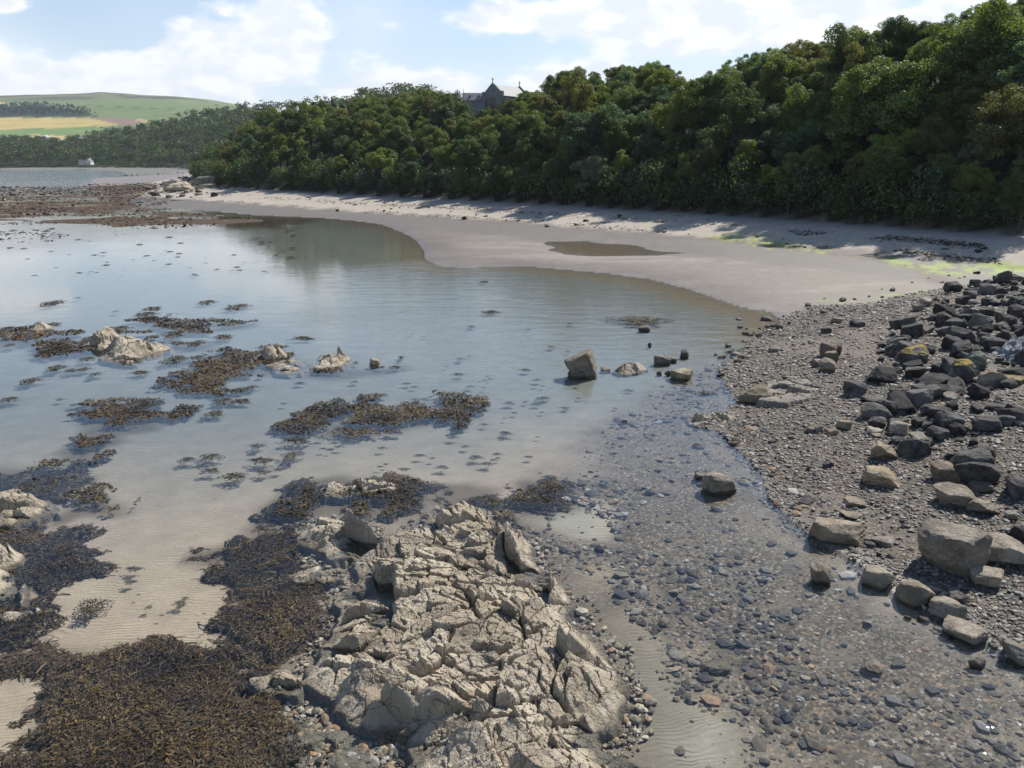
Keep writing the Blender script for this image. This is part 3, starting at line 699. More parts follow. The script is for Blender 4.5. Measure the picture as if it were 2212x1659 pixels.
B(1430, 786, 38, 22, 'boulder', 'grey boulder in the shallows nearest the broken slabs', 4, .8, z=0)
B(1455, 781, 16, 10, 'boulder', 'small stone behind the grey shallows boulder', 4, .8, z=0, name='stone')
B(1478, 772, 20, 18, 'boulder', 'dark stone at the back of the shallows cluster', 4, .5, z=0, name='stone')
B(1470, 820, 50, 27, 'boulder', 'low pale layered boulder at the shingle corner', 2, (1.3, 1.25, 1.1), z=0)
B(1424, 808, 12, 8, 'boulder', 'tiny dark stone west of the layered boulder', 4, .5, z=0, name='stone')
B(1443, 809, 15, 10, 'boulder', 'small dark stone touching the layered boulder', 5, .5, z=0, name='stone')
B(1392, 714, 28, 13, 'boulder', 'small dark rock by the green weed patch', 5, .7, z=0, name='stone')
B(1403, 747, 9, 8, 'boulder', 'tiny black stone poking from rippled water', 1, .4, z=0, name='stone')
B(808, 788, 25, 17, 'boulder', 'single pale block at the end of the rock hump chain', 2, (1.5, 1.4, 1.2), z=0, name='stone')
B(1308, 800, 24, 9, 'boulder', 'flat stone between leaning boulder and broken slabs', 2, 1.0, z=0, name='stone')
# ---- along the water's edge (near, right)
B(1811, 1176, 126, 60, 'boulder', 'long flat-topped tan boulder at the water edge', 1, (1.15, 1.08, .98), .1, .55)
B(1906, 1180, 52, 27, 'boulder', 'flat slab beside the long flat-topped boulder', 8, 1.0, dr=.9)
B(2045, 1242, 140, 122, 'boulder', 'largest boulder, tall and grey, casting shadow on shingle', 6, (.95, .93, .9), -.25, .75)
B(2160, 1222, 104, 74, 'boulder', 'pale rounded boulder behind the largest one', 2, (1.25, 1.2, 1.15), None, .8)
B(2126, 1270, 70, 49, 'boulder', 'pale wedge of rock below the largest boulder', 9, (1.3, 1.27, 1.22))
B(1893, 1277, 66, 55, 'boulder', 'square-topped pitted block at the water edge', 2, (1.1, 1.07, 1.0), .2, .8)
B(1968, 1313, 78, 68, 'boulder', 'ridge-backed boulder between two blocks at the waterline', 5, (1.1, 1.05, .95), -.5)
B(2045, 1337, 76, 52, 'boulder', 'sloping pale-topped boulder third along the waterline', 3, (1.1, 1.08, 1.02), -.3)
B(2078, 1393, 88, 55, 'boulder', 'smooth oval boulder sitting in the water edge', 10, (1.15, 1.1, 1.05), -.2)
B(2192, 1432, 62, 50, 'boulder', 'dark boulder at the waterline cut by the frame', 4, .7)
B(1993, 1346, 27, 17, 'boulder', 'small dark stone in water by the sloping boulder', 4, .5, name='stone')
B(1960, 1340, 17, 12, 'boulder', 'smaller dark pebble beside the waterline boulders', 3, .5, name='stone')
B(2068, 1303, 46, 28, 'dark', 'flat dark stone behind the sloping boulder', 3, 1.5)
B(2041, 1293, 24, 17, 'boulder', 'small grey stone leaning behind the sloping boulder', 3, 1.0, name='stone')
B(1835, 1123, 46, 20, 'boulder', 'rounded tan stone behind the long boulder', 2, (1.1, 1.05, .95))
B(2188, 1440, 26, 16, 'boulder', 'stone tucked beside the cut-off waterline boulder', 2, .8, name='stone')
# ---- middle of the shingle
B(1628, 873, 75, 44, 'boulder', 'cracked brown block on the shingle beside the flat slab', 0, (.85, .8, .68), .1, .7)
B(1908, 996, 55, 44, 'boulder', 'tan rounded boulder in the middle of the shingle', 9, (1.15, 1.05, .88))
B(1903, 1053, 85, 50, 'boulder', 'tan wedge boulder split by a crack', 7, (1.2, 1.1, .9), -.3)
B(1848, 1096, 54, 24, 'boulder', 'low pale slab below the tan wedge', 3, (1.2, 1.12, 1.0))
B(2038, 1043, 66, 50, 'boulder', 'brown angular block leaning on a dark one', 2, (.8, .74, .66))
B(2088, 1036, 86, 78, 'dark', 'tall dark block behind the brown angular one', 8, 1.3)
B(2062, 1097, 96, 56, 'boulder', 'broad light-topped boulder uphill of the largest boulder', 12, (1.05, 1.0, .95))
B(2118, 1064, 50, 26, 'boulder', 'split stone behind the broad light-topped boulder', 3, .8)
B(2122, 1114, 64, 42, 'boulder', 'chipped grey boulder touching the broad one', 1, (.95, .93, .9))
B(1988, 964, 44, 25, 'dark', 'dark flat slab lying on gravel patch', 2, 1.6)
B(2022, 952, 50, 36, 'dark', 'dark split boulder beside the gravel patch', 5, 1.7)
B(2046, 934, 62, 52, 'dark', 'big dark crag uphill of the split boulder', 7, 1.3)
B(1888, 909, 64, 42, 'dark', 'dark leaning block in the front rank of riprap', 9, 1.5)
B(1892, 927, 40, 30, 'dark', 'dark block propped below the leaning one', 11, 1.6)
B(1888, 942, 35, 20, 'boulder', 'small pale-topped stone in front of dark blocks', 3, (1.3, 1.3, 1.3))
B(1940, 938, 40, 31, 'boulder', 'pale upright shard in front of the riprap', 6, (1.4, 1.35, 1.3))
B(1820, 928, 32, 24, 'boulder', 'tan triangular stone on open shingle', 4, (1.2, 1.1, .95))
B(1797, 940, 25, 17, 'boulder', 'pale small wedge left of the triangular stone', 3, (1.3, 1.2, 1.05), name='stone')
B(1768, 935, 18, 18, 'boulder', 'grey upright stone on shingle', 2, .9, name='stone')
B(1750, 936, 20, 14, 'boulder', 'dark stone beside the upright one', 1, .5, name='stone')
B(1848, 857, 50, 38, 'dark', 'dark angular boulder nearest the open shingle', 3, 1.5)
B(1943, 866, 50, 31, 'dark', 'dark rectangular block with clean sides', 1, 1.1)
B(1965, 790, 66, 50, 'lichen', 'big black boulder with yellow lichen on its crown', 10, 1.0)
B(2070, 830, 52, 58, 'lichen', 'upright boulder with ochre lichen cap', 5, 1.1)
B(2102, 804, 44, 48, 'dark', 'greenish-grey slab leaning behind the ochre-capped boulder', 9, (1.9, 2.2, 2.0))
B(2035, 860, 84, 33, 'dark', 'long dark block lying across the riprap', 13, 1.0, .05, .5)
B(2004, 897, 34, 25, 'dark', 'smooth dark block below the long one', 2, 1.2)
B(1932, 898, 54, 37, 'dark', 'dark wedge beside the rectangular block', 4, 1.3)
B(1891, 874, 68, 24, 'dark', 'low dark slab under the angular boulder', 6, 1.4)
B(2174, 832, 78, 28, 'lichen', 'wide low boulder with ochre lichen top', 1, 1.1)
B(2158, 888, 54, 18, 'dark', 'flat dark slab below the wide ochre boulder', 1, 1.0)
B(2188, 914, 70, 42, 'dark', 'massive dark block at the frame edge', 6, 1.2)
B(2128, 934, 58, 38, 'dark', 'dark pointed boulder under the massive block', 5, 1.2)
B(2198, 687, 46, 32, 'dark', 'dark boulder on the skyline of the riprap', 8, 1.0)
B(2130, 660, 25, 18, 'dark', 'dark stone at the upper corner of shingle', 2, 1.0)
B(2171, 657, 20, 12, 'dark', 'small dark stone beyond the upper corner one', 3, 1.0, name='stone')
B(1790, 772, 37, 34, 'boulder', 'tall brown stone at back of the broken trio', 8, (.75, .7, .62))
B(1806, 768, 27, 27, 'boulder', 'brown stone behind the broken trio', 3, (.6, .57, .52))
B(1795, 783, 30, 27, 'boulder', 'middle brown stone of the broken trio', 2, (.8, .75, .67))
B(1788, 804, 37, 32, 'boulder', 'chipped pale stone in front of the broken trio', 4, (1.0, .95, .88))
B(1761, 794, 22, 20, 'boulder', 'round stone beside the broken trio', 6, (.9, .86, .8), name='stone')
B(1851, 707, 33, 19, 'dark', 'smooth black boulder on far shingle', 1, 1.2)
B(1783, 720, 25, 15, 'dark', 'black stone near the smooth black boulder', 2, 1.3, name='stone')
B(1681, 711, 20, 13, 'dark', 'dark stone at the corner of the creek mouth', 3, 1.4, name='stone')
B(1808, 698, 27, 14, 'boulder', 'flat pale-topped stone on far shingle', 2, 1.0, name='stone')
B(1671, 761, 25, 14, 'boulder', 'brown stone on the shingle near the waterline', 2, .8, name='stone')


# ------------------------------------------------------------------ loose stones: riprap, point, beach
def scatter_rocks(poly, n, smin, smax, m, tints, label, group, name='boulder', cat='boulder', sink=.2, seed=1, gap=.8, flat=(.45, .8), meshes=None, zadd=0., vis=True):
    g = random.Random(seed); poly = np.asarray(poly); lo, hi = poly.min(0), poly.max(0); made = 0; tries = 0; out_ = []
    while made < n and tries < n * 60:
        tries += 1
        x = g.uniform(lo[0], hi[0]); y = g.uniform(lo[1], hi[1])
        if sdpoly(poly, np.array([x]), np.array([y]))[0] < 0: continue
        sz = smin + (smax - smin) * g.random() ** 2.6
        z = float(H(np.array([x]), np.array([y]))[0])
        if vis:
            px, py = project(x, y, z)
            if not (-15 < px < 2227 and py < 1670): continue
        if any((x - a) ** 2 + (y - b) ** 2 < (gap * (sz + c) * .5) ** 2 for a, b, c in out_): continue
        out_.append((x, y, sz)); made += 1
        ms = meshes or (ROCKS if sz > .55 else STONES)
        tv = g.choice(tints); tv = tv if isinstance(tv, tuple) else (tv,) * 3
        tb = sum(tv) / 3 * (.35 if m == 'dark' else 1); szw = 'small' if sz < smin + (smax - smin) * .12 else 'large' if sz > smin + (smax - smin) * .45 else 'middling'
        mm = m if isinstance(m, str) else g.choice(m); tone = {'dark': ('black', 'charcoal'), 'boulder': ('dark grey', 'grey'), 'pale': ('ash grey', 'pale grey')}[mm][int(sum(tv) / 3 > .95)]
        lb = f'{szw} {tone} {label} {near_mark(*project(x, y, z))}'
        put_rock(name, g.choice(ms), mm, x, y, z + zadd, sz * g.uniform(.9, 1.25), sz * g.uniform(.7, 1.0), sz * g.uniform(*flat), g.uniform(0, 6.28), lb, cat, group, tv, (g.uniform(-.3, .3), g.uniform(-.3, .3)), sink)
    return out_

scatter_rocks(RIPRAP, 235, .26, 1.25, ['dark'] * 7 + ['boulder'], [.6, .9, 1.15, 1.5, .8], 'angular riprap rock', 'riprap rocks tumbled on the bank', 'riprap_rock', seed=5, gap=.58, flat=(.5, .85))
pale_slab = oc([(2120, 815), (2150, 785), (2230, 765), (2300, 770), (2300, 890), (2220, 870), (2150, 845)], .55, .06, 40, 'pale blue-grey lichened bedrock above the riprap', m='pale', edge=1.0, base=-.6, blk=1.0)
pale_slab.location.z = .85
scatter_rocks(SHINGLE, 110, .14, .34, ['boulder', 'dark'], [.7, 1.0, 1.2, (1.15, 1.05, .92), 1.6], 'loose stone on shingle', 'loose stones on the shingle', 'stone', 'stone', seed=8, flat=(.35, .7))
scatter_rocks(W([(1540, 770), (1600, 700), (1640, 690), (1700, 690), (1660, 740), (1580, 800), (1500, 740)]), 26, .2, .5, ['boulder'], [.6, .9, 1.1], 'creek-mouth stone', 'rocks at the creek mouth', 'stone', 'stone', seed=12)
scatter_rocks(W([(1560, 690), (1700, 660), (1850, 640), (1990, 610), (2060, 600), (2212, 600), (2212, 650), (2050, 660), (1900, 670), (1760, 690)]), 34, .2, .6, ['dark', 'boulder'], [.6, .9, 1.2], 'stone on the sand edge', 'dark rocks along the sand edge', 'stone', 'stone', seed=13, flat=(.3, .6))
scatter_rocks(W([(1100, 480), (1300, 490), (1500, 500), (1700, 520), (1900, 545), (2100, 565), (2200, 590), (2000, 570), (1700, 545), (1400, 510), (1150, 495)]), 34, .25, .8, ['dark', 'boulder'], [.6, .9, 1.1], 'stone strewn on the beach', 'stones strewn on the beach', 'stone', 'stone', seed=14, flat=(.3, .6))
scatter_rocks(W([(640, 440), (800, 450), (1000, 470), (1200, 480), (1100, 490), (850, 468), (640, 455)]), 22, .3, .9, ['dark', 'boulder'], [.6, .9, 1.1], 'stone on damp sand', 'stones on the western sand', 'stone', 'stone', seed=15, flat=(.3, .6))
# the rocky point
scatter_rocks(W([(300, 420), (345, 404), (400, 392), (450, 402), (480, 412), (560, 420), (620, 424), (560, 432), (440, 434), (360, 432)]), 95, .6, 2.3, ['dark', 'dark', 'boulder'], [.9, 1.2, 1.6], 'rock heaped at the point', 'rocks heaped at the point', name='point_rock', seed=16, gap=.5, flat=(.3, .62), sink=.2)
scatter_rocks(W([(405, 400), (425, 394), (465, 404), (500, 414), (470, 418), (420, 414)]), 36, .7, 1.8, ['pale'], [(.9, .9, .86), (.7, .7, .66), (1, 1, .95)], 'tumbled stone on the point', 'pale stones on the point', seed=17, gap=.5, zadd=.5)
c = WT((393, 414))[0]
for dx, dy, w_, h_, lb, tt in ((-1.5, 3, 6, 2.9, 'tall cream-topped crag on the rocky point', (.75, .72, .62)), (-5.5, 6, 3.5, 3.3, 'dark knob at the summit of the rocky point', (.3, .28, .26)), (4, 6, 5, 2.2, 'greenish pale shoulder of the crag on the point', (.66, .66, .52)), (2.5, -2, 3.5, 1.7, 'grey triangular slab leaning at the foot of the crag', (.42, .42, .42))):
    put_rock('crag', ROCKS[int(abs(dx * 3)) % 14], 'outcrop', c[0] + dx, c[1] + dy, c[2], w_, w_ * .8, h_, dx, lb, 'crag', None, tt, sink=.2)
for px, py, w_, h_, lb in ((436, 405, 8, 3.2, 'white-streaked grey cliff under the trees of the point'), (575, 409, 5, 3.2, 'grey cliff face half hidden by trees east of the point')):
    q = WT((px, py))[0]; put_rock('cliff', ROCKS[3], 'boulder', q[0], q[1] + 3, q[2], w_, 4, h_, .4, lb, 'cliff', None, (.95, .95, .95))
scatter_rocks(W([(-20, 416), (60, 408), (200, 405), (300, 415), (330, 440), (200, 450), (60, 440), (-20, 440)]), 46, .35, 1.4, ['boulder'], [.8, 1.1, (1.4, 1.25, 1.0)], 'low rock on weedy flats', 'rocks on the weedy flats', 'stone', 'stone', seed=18, flat=(.2, .4))
scatter_rocks(W([(270, 380), (330, 375), (400, 378), (408, 384), (330, 385)]), 36, .6, 1.9, ['boulder'], [.7, 1.0, 1.2], 'stone in the far boulder strip', 'stones across the far flat', 'stone', 'stone', seed=19, flat=(.3, .5))

# shingle and sunken stones: past counting, each one mass
def pebbles(name, n, sample, size, cols, label, mt, zoff=0., flat=.5, seed=3, cat='shingle'):
    g = np.random.default_rng(seed); P_ = sample(n, g); n = len(P_); U, F = ICO[1]
    r = np.hypot(P_[:, 0], P_[:, 1]); sz = size(g, n, r)
    sx = sz * g.uniform(.8, 1.35, n); sy = sz * g.uniform(.6, 1.0, n); sz_ = sz * g.uniform(flat * .6, flat * 1.2, n)
    v = U[None] * (1 + g.uniform(-.18, .18, (n, len(U), 1))) * np.stack([sx, sy, sz_], 1)[:, None] * .5
    tx = g.normal(0, .22, n)[:, None]; v = np.stack([v[..., 0], v[..., 1], v[..., 2] + v[..., 0] * tx], -1)
    a = g.uniform(0, 6.28, n); ca, sa = np.cos(a)[:, None], np.sin(a)[:, None]
    v = np.stack([v[..., 0] * ca - v[..., 1] * sa, v[..., 0] * sa + v[..., 1] * ca, v[..., 2]], -1)
    z = H(P_[:, 0], P_[:, 1]) + zoff + sz_ * .25
    v = v + np.stack([P_[:, 0], P_[:, 1], z], 1)[:, None]
    Fa = (F[None] + (np.arange(n) * len(U))[:, None, None]).reshape(-1, 3)
    cols = np.array(cols); c = cols[g.integers(0, len(cols), n)] * g.uniform(.75, 1.25, (n, 1)); c = np.repeat(c, len(U), 0)
    o = mk(name, v.reshape(-1, 3), Fa, M[mt], c); return tag(o, label, cat, None, 'stuff')

def in_poly(poly, dens_pow=1.5, extra=None, inset=0.):
    poly = np.asarray(poly); lo, hi = poly.min(0), poly.max(0)
    def f(n, g):
        got = []
        tot = 0
        for _ in range(60):
            x = g.uniform(lo[0], hi[0], 40000); y = g.uniform(lo[1], hi[1], 40000); r = np.hypot(x, y)
            k = g.random(40000) < np.clip((13 / r) ** dens_pow, 0, 1)
            x, y = x[k], y[k]; k = sdpoly(poly, x, y) > inset
            x, y = x[k], y[k]; px, py = project(x, np.maximum(y, .5), 0 * x); k = (px > -40) & (px < 2260) & (py < 1700)
            if extra is not None: k &= extra(x, y, g)
            got.append(np.stack([x[k], y[k]], 1)); tot += k.sum()
            if tot > n: break
        return np.concatenate(got)[:n]
    return f
GREY = [(.15, .138, .12), (.19, .175, .152), (.10, .093, .083), (.22, .20, .172), (.28, .258, .225), (.07, .066, .06), (.055, .052, .048), (.20, .165, .125), (.15, .13, .105), (.09, .083, .072), (.12, .108, .092), (.30, .28, .25), (.065, .06, .055), (.24, .17, .115), (.17, .155, .135)]
clear = lambda x, y, g: (fbm(x * .22, y * .22, 77, 3) < .60) | (g.random(len(x)) < .35)
pebbles('shingle', 27000, in_poly(SHINGLE, 1.7, clear, -.2), lambda g, n, r: np.clip(g.lognormal(math.log(.062), .42, n), .025, .2) * (r / 18) ** .55, GREY, 'grey shingle of small flat stones covering the slope down to the water', 'pebble')
SUNK = [(.065, .055, .043), (.09, .074, .054), (.048, .043, .036), (.11, .092, .072), (.13, .105, .08), (.06, .05, .05), (.05, .05, .055), (.14, .13, .12), (.05, .045, .045), (.06, .058, .06), (.075, .07, .065), (.10, .09, .08), (.045, .045, .05), (.17, .15, .125), (.26, .17, .11), (.21, .18, .13), (.30, .28, .25)]
sparse = lambda x, y, g: (g.random(len(x)) < .10 + .95 * smooth(.44, .60, fbm(x * .45, y * .45, 88, 4))) & (smooth(-.3, .7, np.maximum(sdpoly(PALEBED[0], x, y), sdpoly(PALEBED[1], x, y)) + (fbm(x * .5, y * .5, 31, 3) - .5) * 2) < .5) | (g.random(len(x)) < .07)
pebbles('sunken_stones', 9000, in_poly(STONEBED, 1.6, sparse), lambda g, n, r: np.clip(g.lognormal(math.log(.06), .68, n), .022, .36) * (r / 16) ** .5, SUNK, 'dark and rusty stones covering the bed under clear water', 'cobble', -.012, .42, 5, 'stones')
OCW = W([(560, 1500), (700, 1540), (880, 1590), (900, 1660), (880, 1720), (560, 1720), (600, 1600), (540, 1540)])
TAN = [(.20, .16, .10), (.14, .11, .07), (.30, .24, .16), (.36, .22, .11), (.34, .32, .28), (.10, .085, .06), (.12, .11, .10)]
pebbles('sunken_gravel', 2600, in_poly(OCW, 1.0), lambda g, n, r: np.clip(g.lognormal(math.log(.06), .5, n), .03, .2), TAN, 'brown and orange gravel under water beside the foot of the outcrop', 'cobble', 0.02, .5, 6, 'gravel')

RING = W([(600, 1120), (760, 1080), (930, 1070), (1090, 1090), (1200, 1180), (1290, 1290), (1390, 1420), (1420, 1560), (1340, 1640), (1480, 1720), (600, 1720), (560, 1560), (620, 1430), (690, 1300), (640, 1220)])
pebbles('outcrop_rubble', 2600, in_poly(RING, .6, lambda x, y, g: np.abs(sdpoly(OUTCROP, x, y) + .22) < .42 * g.random(len(x)) + .05), lambda g, n, r: np.clip(g.lognormal(math.log(.055), .6, n), .025, .26), [(.34, .29, .21), (.26, .22, .16), (.18, .15, .11), (.42, .37, .29), (.30, .20, .12), (.12, .10, .08)], 'tan rubble and pebbles lying around the foot of the outcrop', 'cobble', .03, .55, 9, 'rubble')

# ------------------------------------------------------------------ weed
def straps(P_, ln, wd, g, lift=.2, cols=None):
    n = len(P_); a = g.uniform(0, 6.28, n); e = g.uniform(-.15, lift, n)
    d = np.stack([np.cos(a) * np.cos(e), np.sin(a) * np.cos(e), np.sin(e)], 1) * (ln / 2)[:, None]; sd_ = np.stack([-np.sin(a), np.cos(a), g.normal(0, .5, n)], 1) * (wd / 2)[:, None]; of = d * g.uniform(-.5, .5, (n, 1))
    V = np.stack([P_ - d, P_ + sd_ + of, P_ + d, P_ - sd_ + of], 1).reshape(-1, 3)
    return V, np.arange(n * 4).reshape(-1, 4), np.repeat(cols[g.integers(0, len(cols), n)] * g.uniform(.7, 1.3, (n, 1)), 4, 0)
def fronds(P_, ln, wd, g, lift=.5, cols=None):
    """flat curling straps: two segments each"""
    n = len(P_); a = g.uniform(0, 6.28, n); e = g.uniform(-.1, lift, n)
    d = np.stack([np.cos(a) * np.cos(e), np.sin(a) * np.cos(e), np.sin(e)], 1); sd_ = np.stack([-np.sin(a), np.cos(a), g.normal(0, .5, n)], 1) * (wd / 2)[:, None]
    bend = g.normal(0, .5, (n, 1)) * np.stack([-np.sin(a), np.cos(a), np.zeros(n)], 1)
    m1 = P_ + d * (ln * .5)[:, None]; d2 = d + bend; d2[:, 2] -= .25; tip = m1 + d2 * (ln * .5)[:, None]
    V = np.stack([P_ - sd_ * .5, P_ + sd_ * .5, m1 + sd_, m1 - sd_, tip + sd_ * .7, tip - sd_ * .7], 1).reshape(-1, 3)
    i = np.arange(n)[:, None] * 6; F = np.concatenate([i + np.array([[0, 1, 2, 3]]), i + np.array([[3, 2, 4, 5]])])
    c = np.repeat(cols[g.integers(0, len(cols), n)] * g.uniform(.6, 1.4, (n, 1)), 6, 0)
    return V, F, c
WCOL = np.array([(.080, .058, .026), (.060, .045, .024), (.046, .036, .022), (.085, .062, .028), (.055, .040, .026), (.040, .032, .024), (.100, .070, .028), (.052, .036, .026)])
WDARK = np.array([(.06, .046, .024), (.075, .058, .028), (.045, .036, .024), (.095, .072, .032), (.034, .029, .022)])
WLAB = {'corner': 'big mottled brown weed bed filling the bottom corner', 'ridge_side': 'olive weed bed along the west flank of the outcrop', 'north': 'dark weed bed around a pale ledge north of the outcrop', 'north_mid': 'dark weed strip beyond the broken ledges', 'north_east': 'dark ring of weed clumps at the edge of stony bed',
        'west_point': 'olive weed bed above the barnacled west rock', 'west_tongue': 'ragged tongue of weed pointing east over sand', 'west_low': 'weed bed down the west edge among tan rocks', 'pool_bank': 'brown weed patch with flat tops in blue water', 'pool_bank_low': 'slanting weed strip below the brown patch',
        'middle': 'broad weed patch in the middle of the clear water', 'middle_east': 'weed patch at the east end of the middle bed', 'middle_west': 'trailing weed patches west of the middle bed', 'back_west': 'brown weed band around the small rock peak', 'back_islet': 'weed skirt west of the tan islet',
        'back_long': 'long thin weed streaks furthest back in the blue water', 'back_mid': 'weed streaks between islet and rock hump', 'back_sweep': 'sweeping weed bed around the rock hump'}
for k, (nm, poly) in enumerate(WEEDMATS.items()):
    g = np.random.default_rng(50 + k); lo, hi = poly.min(0) - .4, poly.max(0) + .4; cen = poly.mean(0); r0 = float(np.hypot(*cen)); big_ = nm in ('corner', 'ridge_side', 'west_low', 'west_point')
    area = (hi - lo).prod(); dens = 2600 * min(1, (12.5 / r0) ** 1.55); n = int(min(area * dens, 190000))
    x = g.uniform(lo[0], hi[0], n); y = g.uniform(lo[1], hi[1], n); sc_ = max(1, r0 / 14)
    s_ = sdpoly(poly, x, y) / sc_; q = s_ + (fbm(x * 1.1 / sc_, y * 1.1 / sc_, 11 + k, 4) - .5) * (1.5 if big_ else 1.7) + (fbm(x * 3.2 / sc_, y * 3.2 / sc_, 31 + k, 3) - .5) * 1.1 + (0.12 if big_ else -.06)
    m = (q > 0) & (sdpoly(OUTCROP, x, y) < .15); x, y, q = x[m], y[m], q[m]
    bedz = H(x, y); top = np.minimum((.24 if big_ else .40) * smooth(0, .5, q) * fbm(x * .9, y * .9, 70 + k, 3) * 2, np.maximum((.012 if big_ else .05) - bedz, .05)); z = bedz + g.random(len(x)) ** .6 * top
    if not big_ and not nm.startswith('north'): z = np.maximum(z, g.uniform(-.07, .035, len(x)))
    ln = g.uniform(.035, .095, len(x)) * (r0 / 13) ** .7; wd = ln * g.uniform(.22, .42, len(x))
    cl = WCOL if big_ or nm.startswith('back') or nm.startswith('pool') else WDARK
    tone = .55 + .9 * smooth(.3, .7, fbm(x * .8, y * .8, 90 + k, 3))
    V, F, c = straps(np.stack([x, y, z], 1), ln, wd, g, .35, cl); c = c * np.array([1.12, 1.02, .85]) * np.repeat(tone, 4)[:, None]
    if big_ or nm.startswith('north'):
        kk = g.random(len(x)) < .06; l2 = g.uniform(.12, .30, kk.sum()); V2, F2, c2 = fronds(np.stack([x[kk], y[kk], z[kk] + .01], 1), l2, l2 * g.uniform(.06, .12, kk.sum()), g, .15, cl)
        V, F, c = np.concatenate([V, V2]), np.concatenate([F, F2 + len(V)]), np.concatenate([c, c2 * np.array([1.2, 1.05, .85])])
    tag(mk('seaweed_bed', V, F, M['weed'], c), WLAB[nm], 'seaweed', None, 'stuff')
# single clumps
def clump_mesh(seed, n=420):
    g = np.random.default_rng(seed); a = g.uniform(0, 6.28, n); lob = 1 + .35 * np.sin(a * 3 + seed) + .2 * np.sin(a * 5 + 2 * seed); r = np.sqrt(g.random(n)) * .46 * lob
    x, y = r * np.cos(a), r * np.sin(a) * .8; z = (1 - (r / .6) ** 2).clip(0) * .16 * g.random(n)
    ln = g.uniform(.06, .14, n); V, F, c = fronds(np.stack([x, y, z], 1), ln, ln * g.uniform(.14, .28, n), g, .3, WDARK if seed % 3 else WCOL)
    return mk('weed_clump_mesh', V, F, M['weed'], c, link=False)
CL = [clump_mesh(k) for k in range(7)]
def clump(px, py, hw, hh, label, group=None):
    q = W((px, py), -.1)[0]; k = S * (q[1] * CP + CAMH * SP) / FOC; dep = math.atan2(CAMH, math.hypot(*q))
    o = ob('seaweed_clump', random.choice(CL)); z = float(H(q[:1], q[1:2])[0]); o.location = (q[0], q[1], max(z, -.06)); w_ = 2 * hw * k; d_ = min(2 * hh * k / math.sin(dep), w_ * 1.8)
    o.scale = (w_, d_, min(w_, 1.1)); tag(o, label, 'seaweed', group)
for a in ((405, 998, 20, 7, 'flat weed clump nearest the west sand of the middle pool'), (455, 993, 25, 10, 'weed clump beside the flat one on open sand'), (455, 1022, 22, 6, 'thin weed clump below its pair on open sand'), (507, 1035, 30, 10, 'largest weed clump on the open rippled sand'),
          (556, 968, 16, 8, 'round weed clump north of the open sand group'), (565, 1000, 28, 8, 'weed clump shaped like a bird on open sand'), (628, 990, 22, 14, 'tall weed clump in the middle of open sand'), (640, 957, 30, 9, 'twin-lobed weed clump below the middle bed'), (570, 1024, 18, 7, 'weed clump just north of the ledge bed'),
          (1028, 992, 16, 5, 'lone weed clump east on pale sand'), (955, 1013, 14, 5, 'small weed clump north of the broken ledges'), (200, 1318, 32, 24, 'hourglass shaped weed clump on rippled sand'), (390, 1307, 14, 8, 'pale tufted weed clump on rippled sand'), (400, 1297, 8, 5, 'little tuft touching the pale tufted clump'),
          (290, 1234, 18, 6, 'weed wisp above the hourglass clump'), (281, 1262, 13, 6, 'second weed wisp above the hourglass clump'), (470, 1352, 9, 6, 'weed tuft by the edge of the olive bed'), (322, 1316, 8, 6, 'single dark tuft east of the hourglass clump'), (135, 1155, 12, 5, 'dark smear of weed near the white stone'),
          (1060, 678, 20, 4, 'dark floating weed streak in the rippled bay'), (1380, 695, 60, 14, 'green weed patch under the ripples near a small rock'), (655, 735, 26, 3, 'weed streak alone in blue water beyond the hump'), (1045, 612, 12, 2, 'speck of weed off the sand bank')):
    clump(*a)
rr_ = random.Random(4)
for k in range(270):
    t_ = rr_.random()
    if t_ < .18: px, py, hw = rr_.uniform(600, 1180), rr_.uniform(800, 1020), rr_.uniform(5, 15)
    elif t_ < .42: px, py, hw = rr_.uniform(0, 560), rr_.uniform(640, 900), rr_.uniform(8, 30)
    elif t_ < .86: px, py, hw = rr_.uniform(0, 640), rr_.uniform(494, 600), rr_.uniform(2.5, 9)
    elif t_ < .92: px, py, hw = rr_.uniform(860, 1380), rr_.uniform(700, 900), rr_.uniform(4, 12)
    elif t_ > .97: px, py, hw = rr_.uniform(250, 480), rr_.uniform(1230, 1370), rr_.uniform(3, 7)
    else: continue
    if sdpoly(OUTCROP, *[np.array([v]) for v in W((px, py))[0]])[0] > -.3: continue
    zone = 'scattered over the clear middle water' if px > 600 and py > 640 else 'on the rippled sand beside the olive bed' if py > 1200 else 'drifting on blue water near the rock islets' if py > 640 else 'flecking the pale reflections of the outer bay'
    clump(px, py, hw, hw * rr_.uniform(.2, .4), ('tiny' if hw < 8 else 'small' if hw < 14 else 'spread-out') + ' dark weed clump ' + near_mark(px, py), 'small scattered weed clumps')
# weed on the exposed western flats
g = np.random.default_rng(77); n = 42000
lo, hi = WEEDFLAT.min(0), WEEDFLAT.max(0); lo[0] = max(lo[0], -190); x = g.uniform(lo[0], hi[0], n * 3); y = g.uniform(lo[1], hi[1], n * 3)
m = (sdpoly(WEEDFLAT, x, y) + (fbm(x * .08, y * .08, 3, 3) - .5) * 26 > 0) & (fbm(x * .07, y * .16, 6, 4) > .40) & (g.random(n * 3) < np.clip((75 / y) ** 1.2, 0, 1)) & (np.abs(x) < y * .72); x, y = x[m][:n], y[m][:n]
ln = g.uniform(.14, .36, len(x)) * (y / 80) ** .8; V, F, c = fronds(np.stack([x, y, np.maximum(H(x, y), -.02) + .02], 1), ln, ln * g.uniform(.3, .6, len(x)), g, .25, np.array([(.10, .062, .042), (.075, .05, .035), (.13, .09, .055), (.06, .045, .03), (.16, .12, .07)]))
tag(mk('seaweed_flats', V, F, M['wrack'], c), 'brown weed carpet covering the exposed western flats', 'seaweed', None, 'stuff')
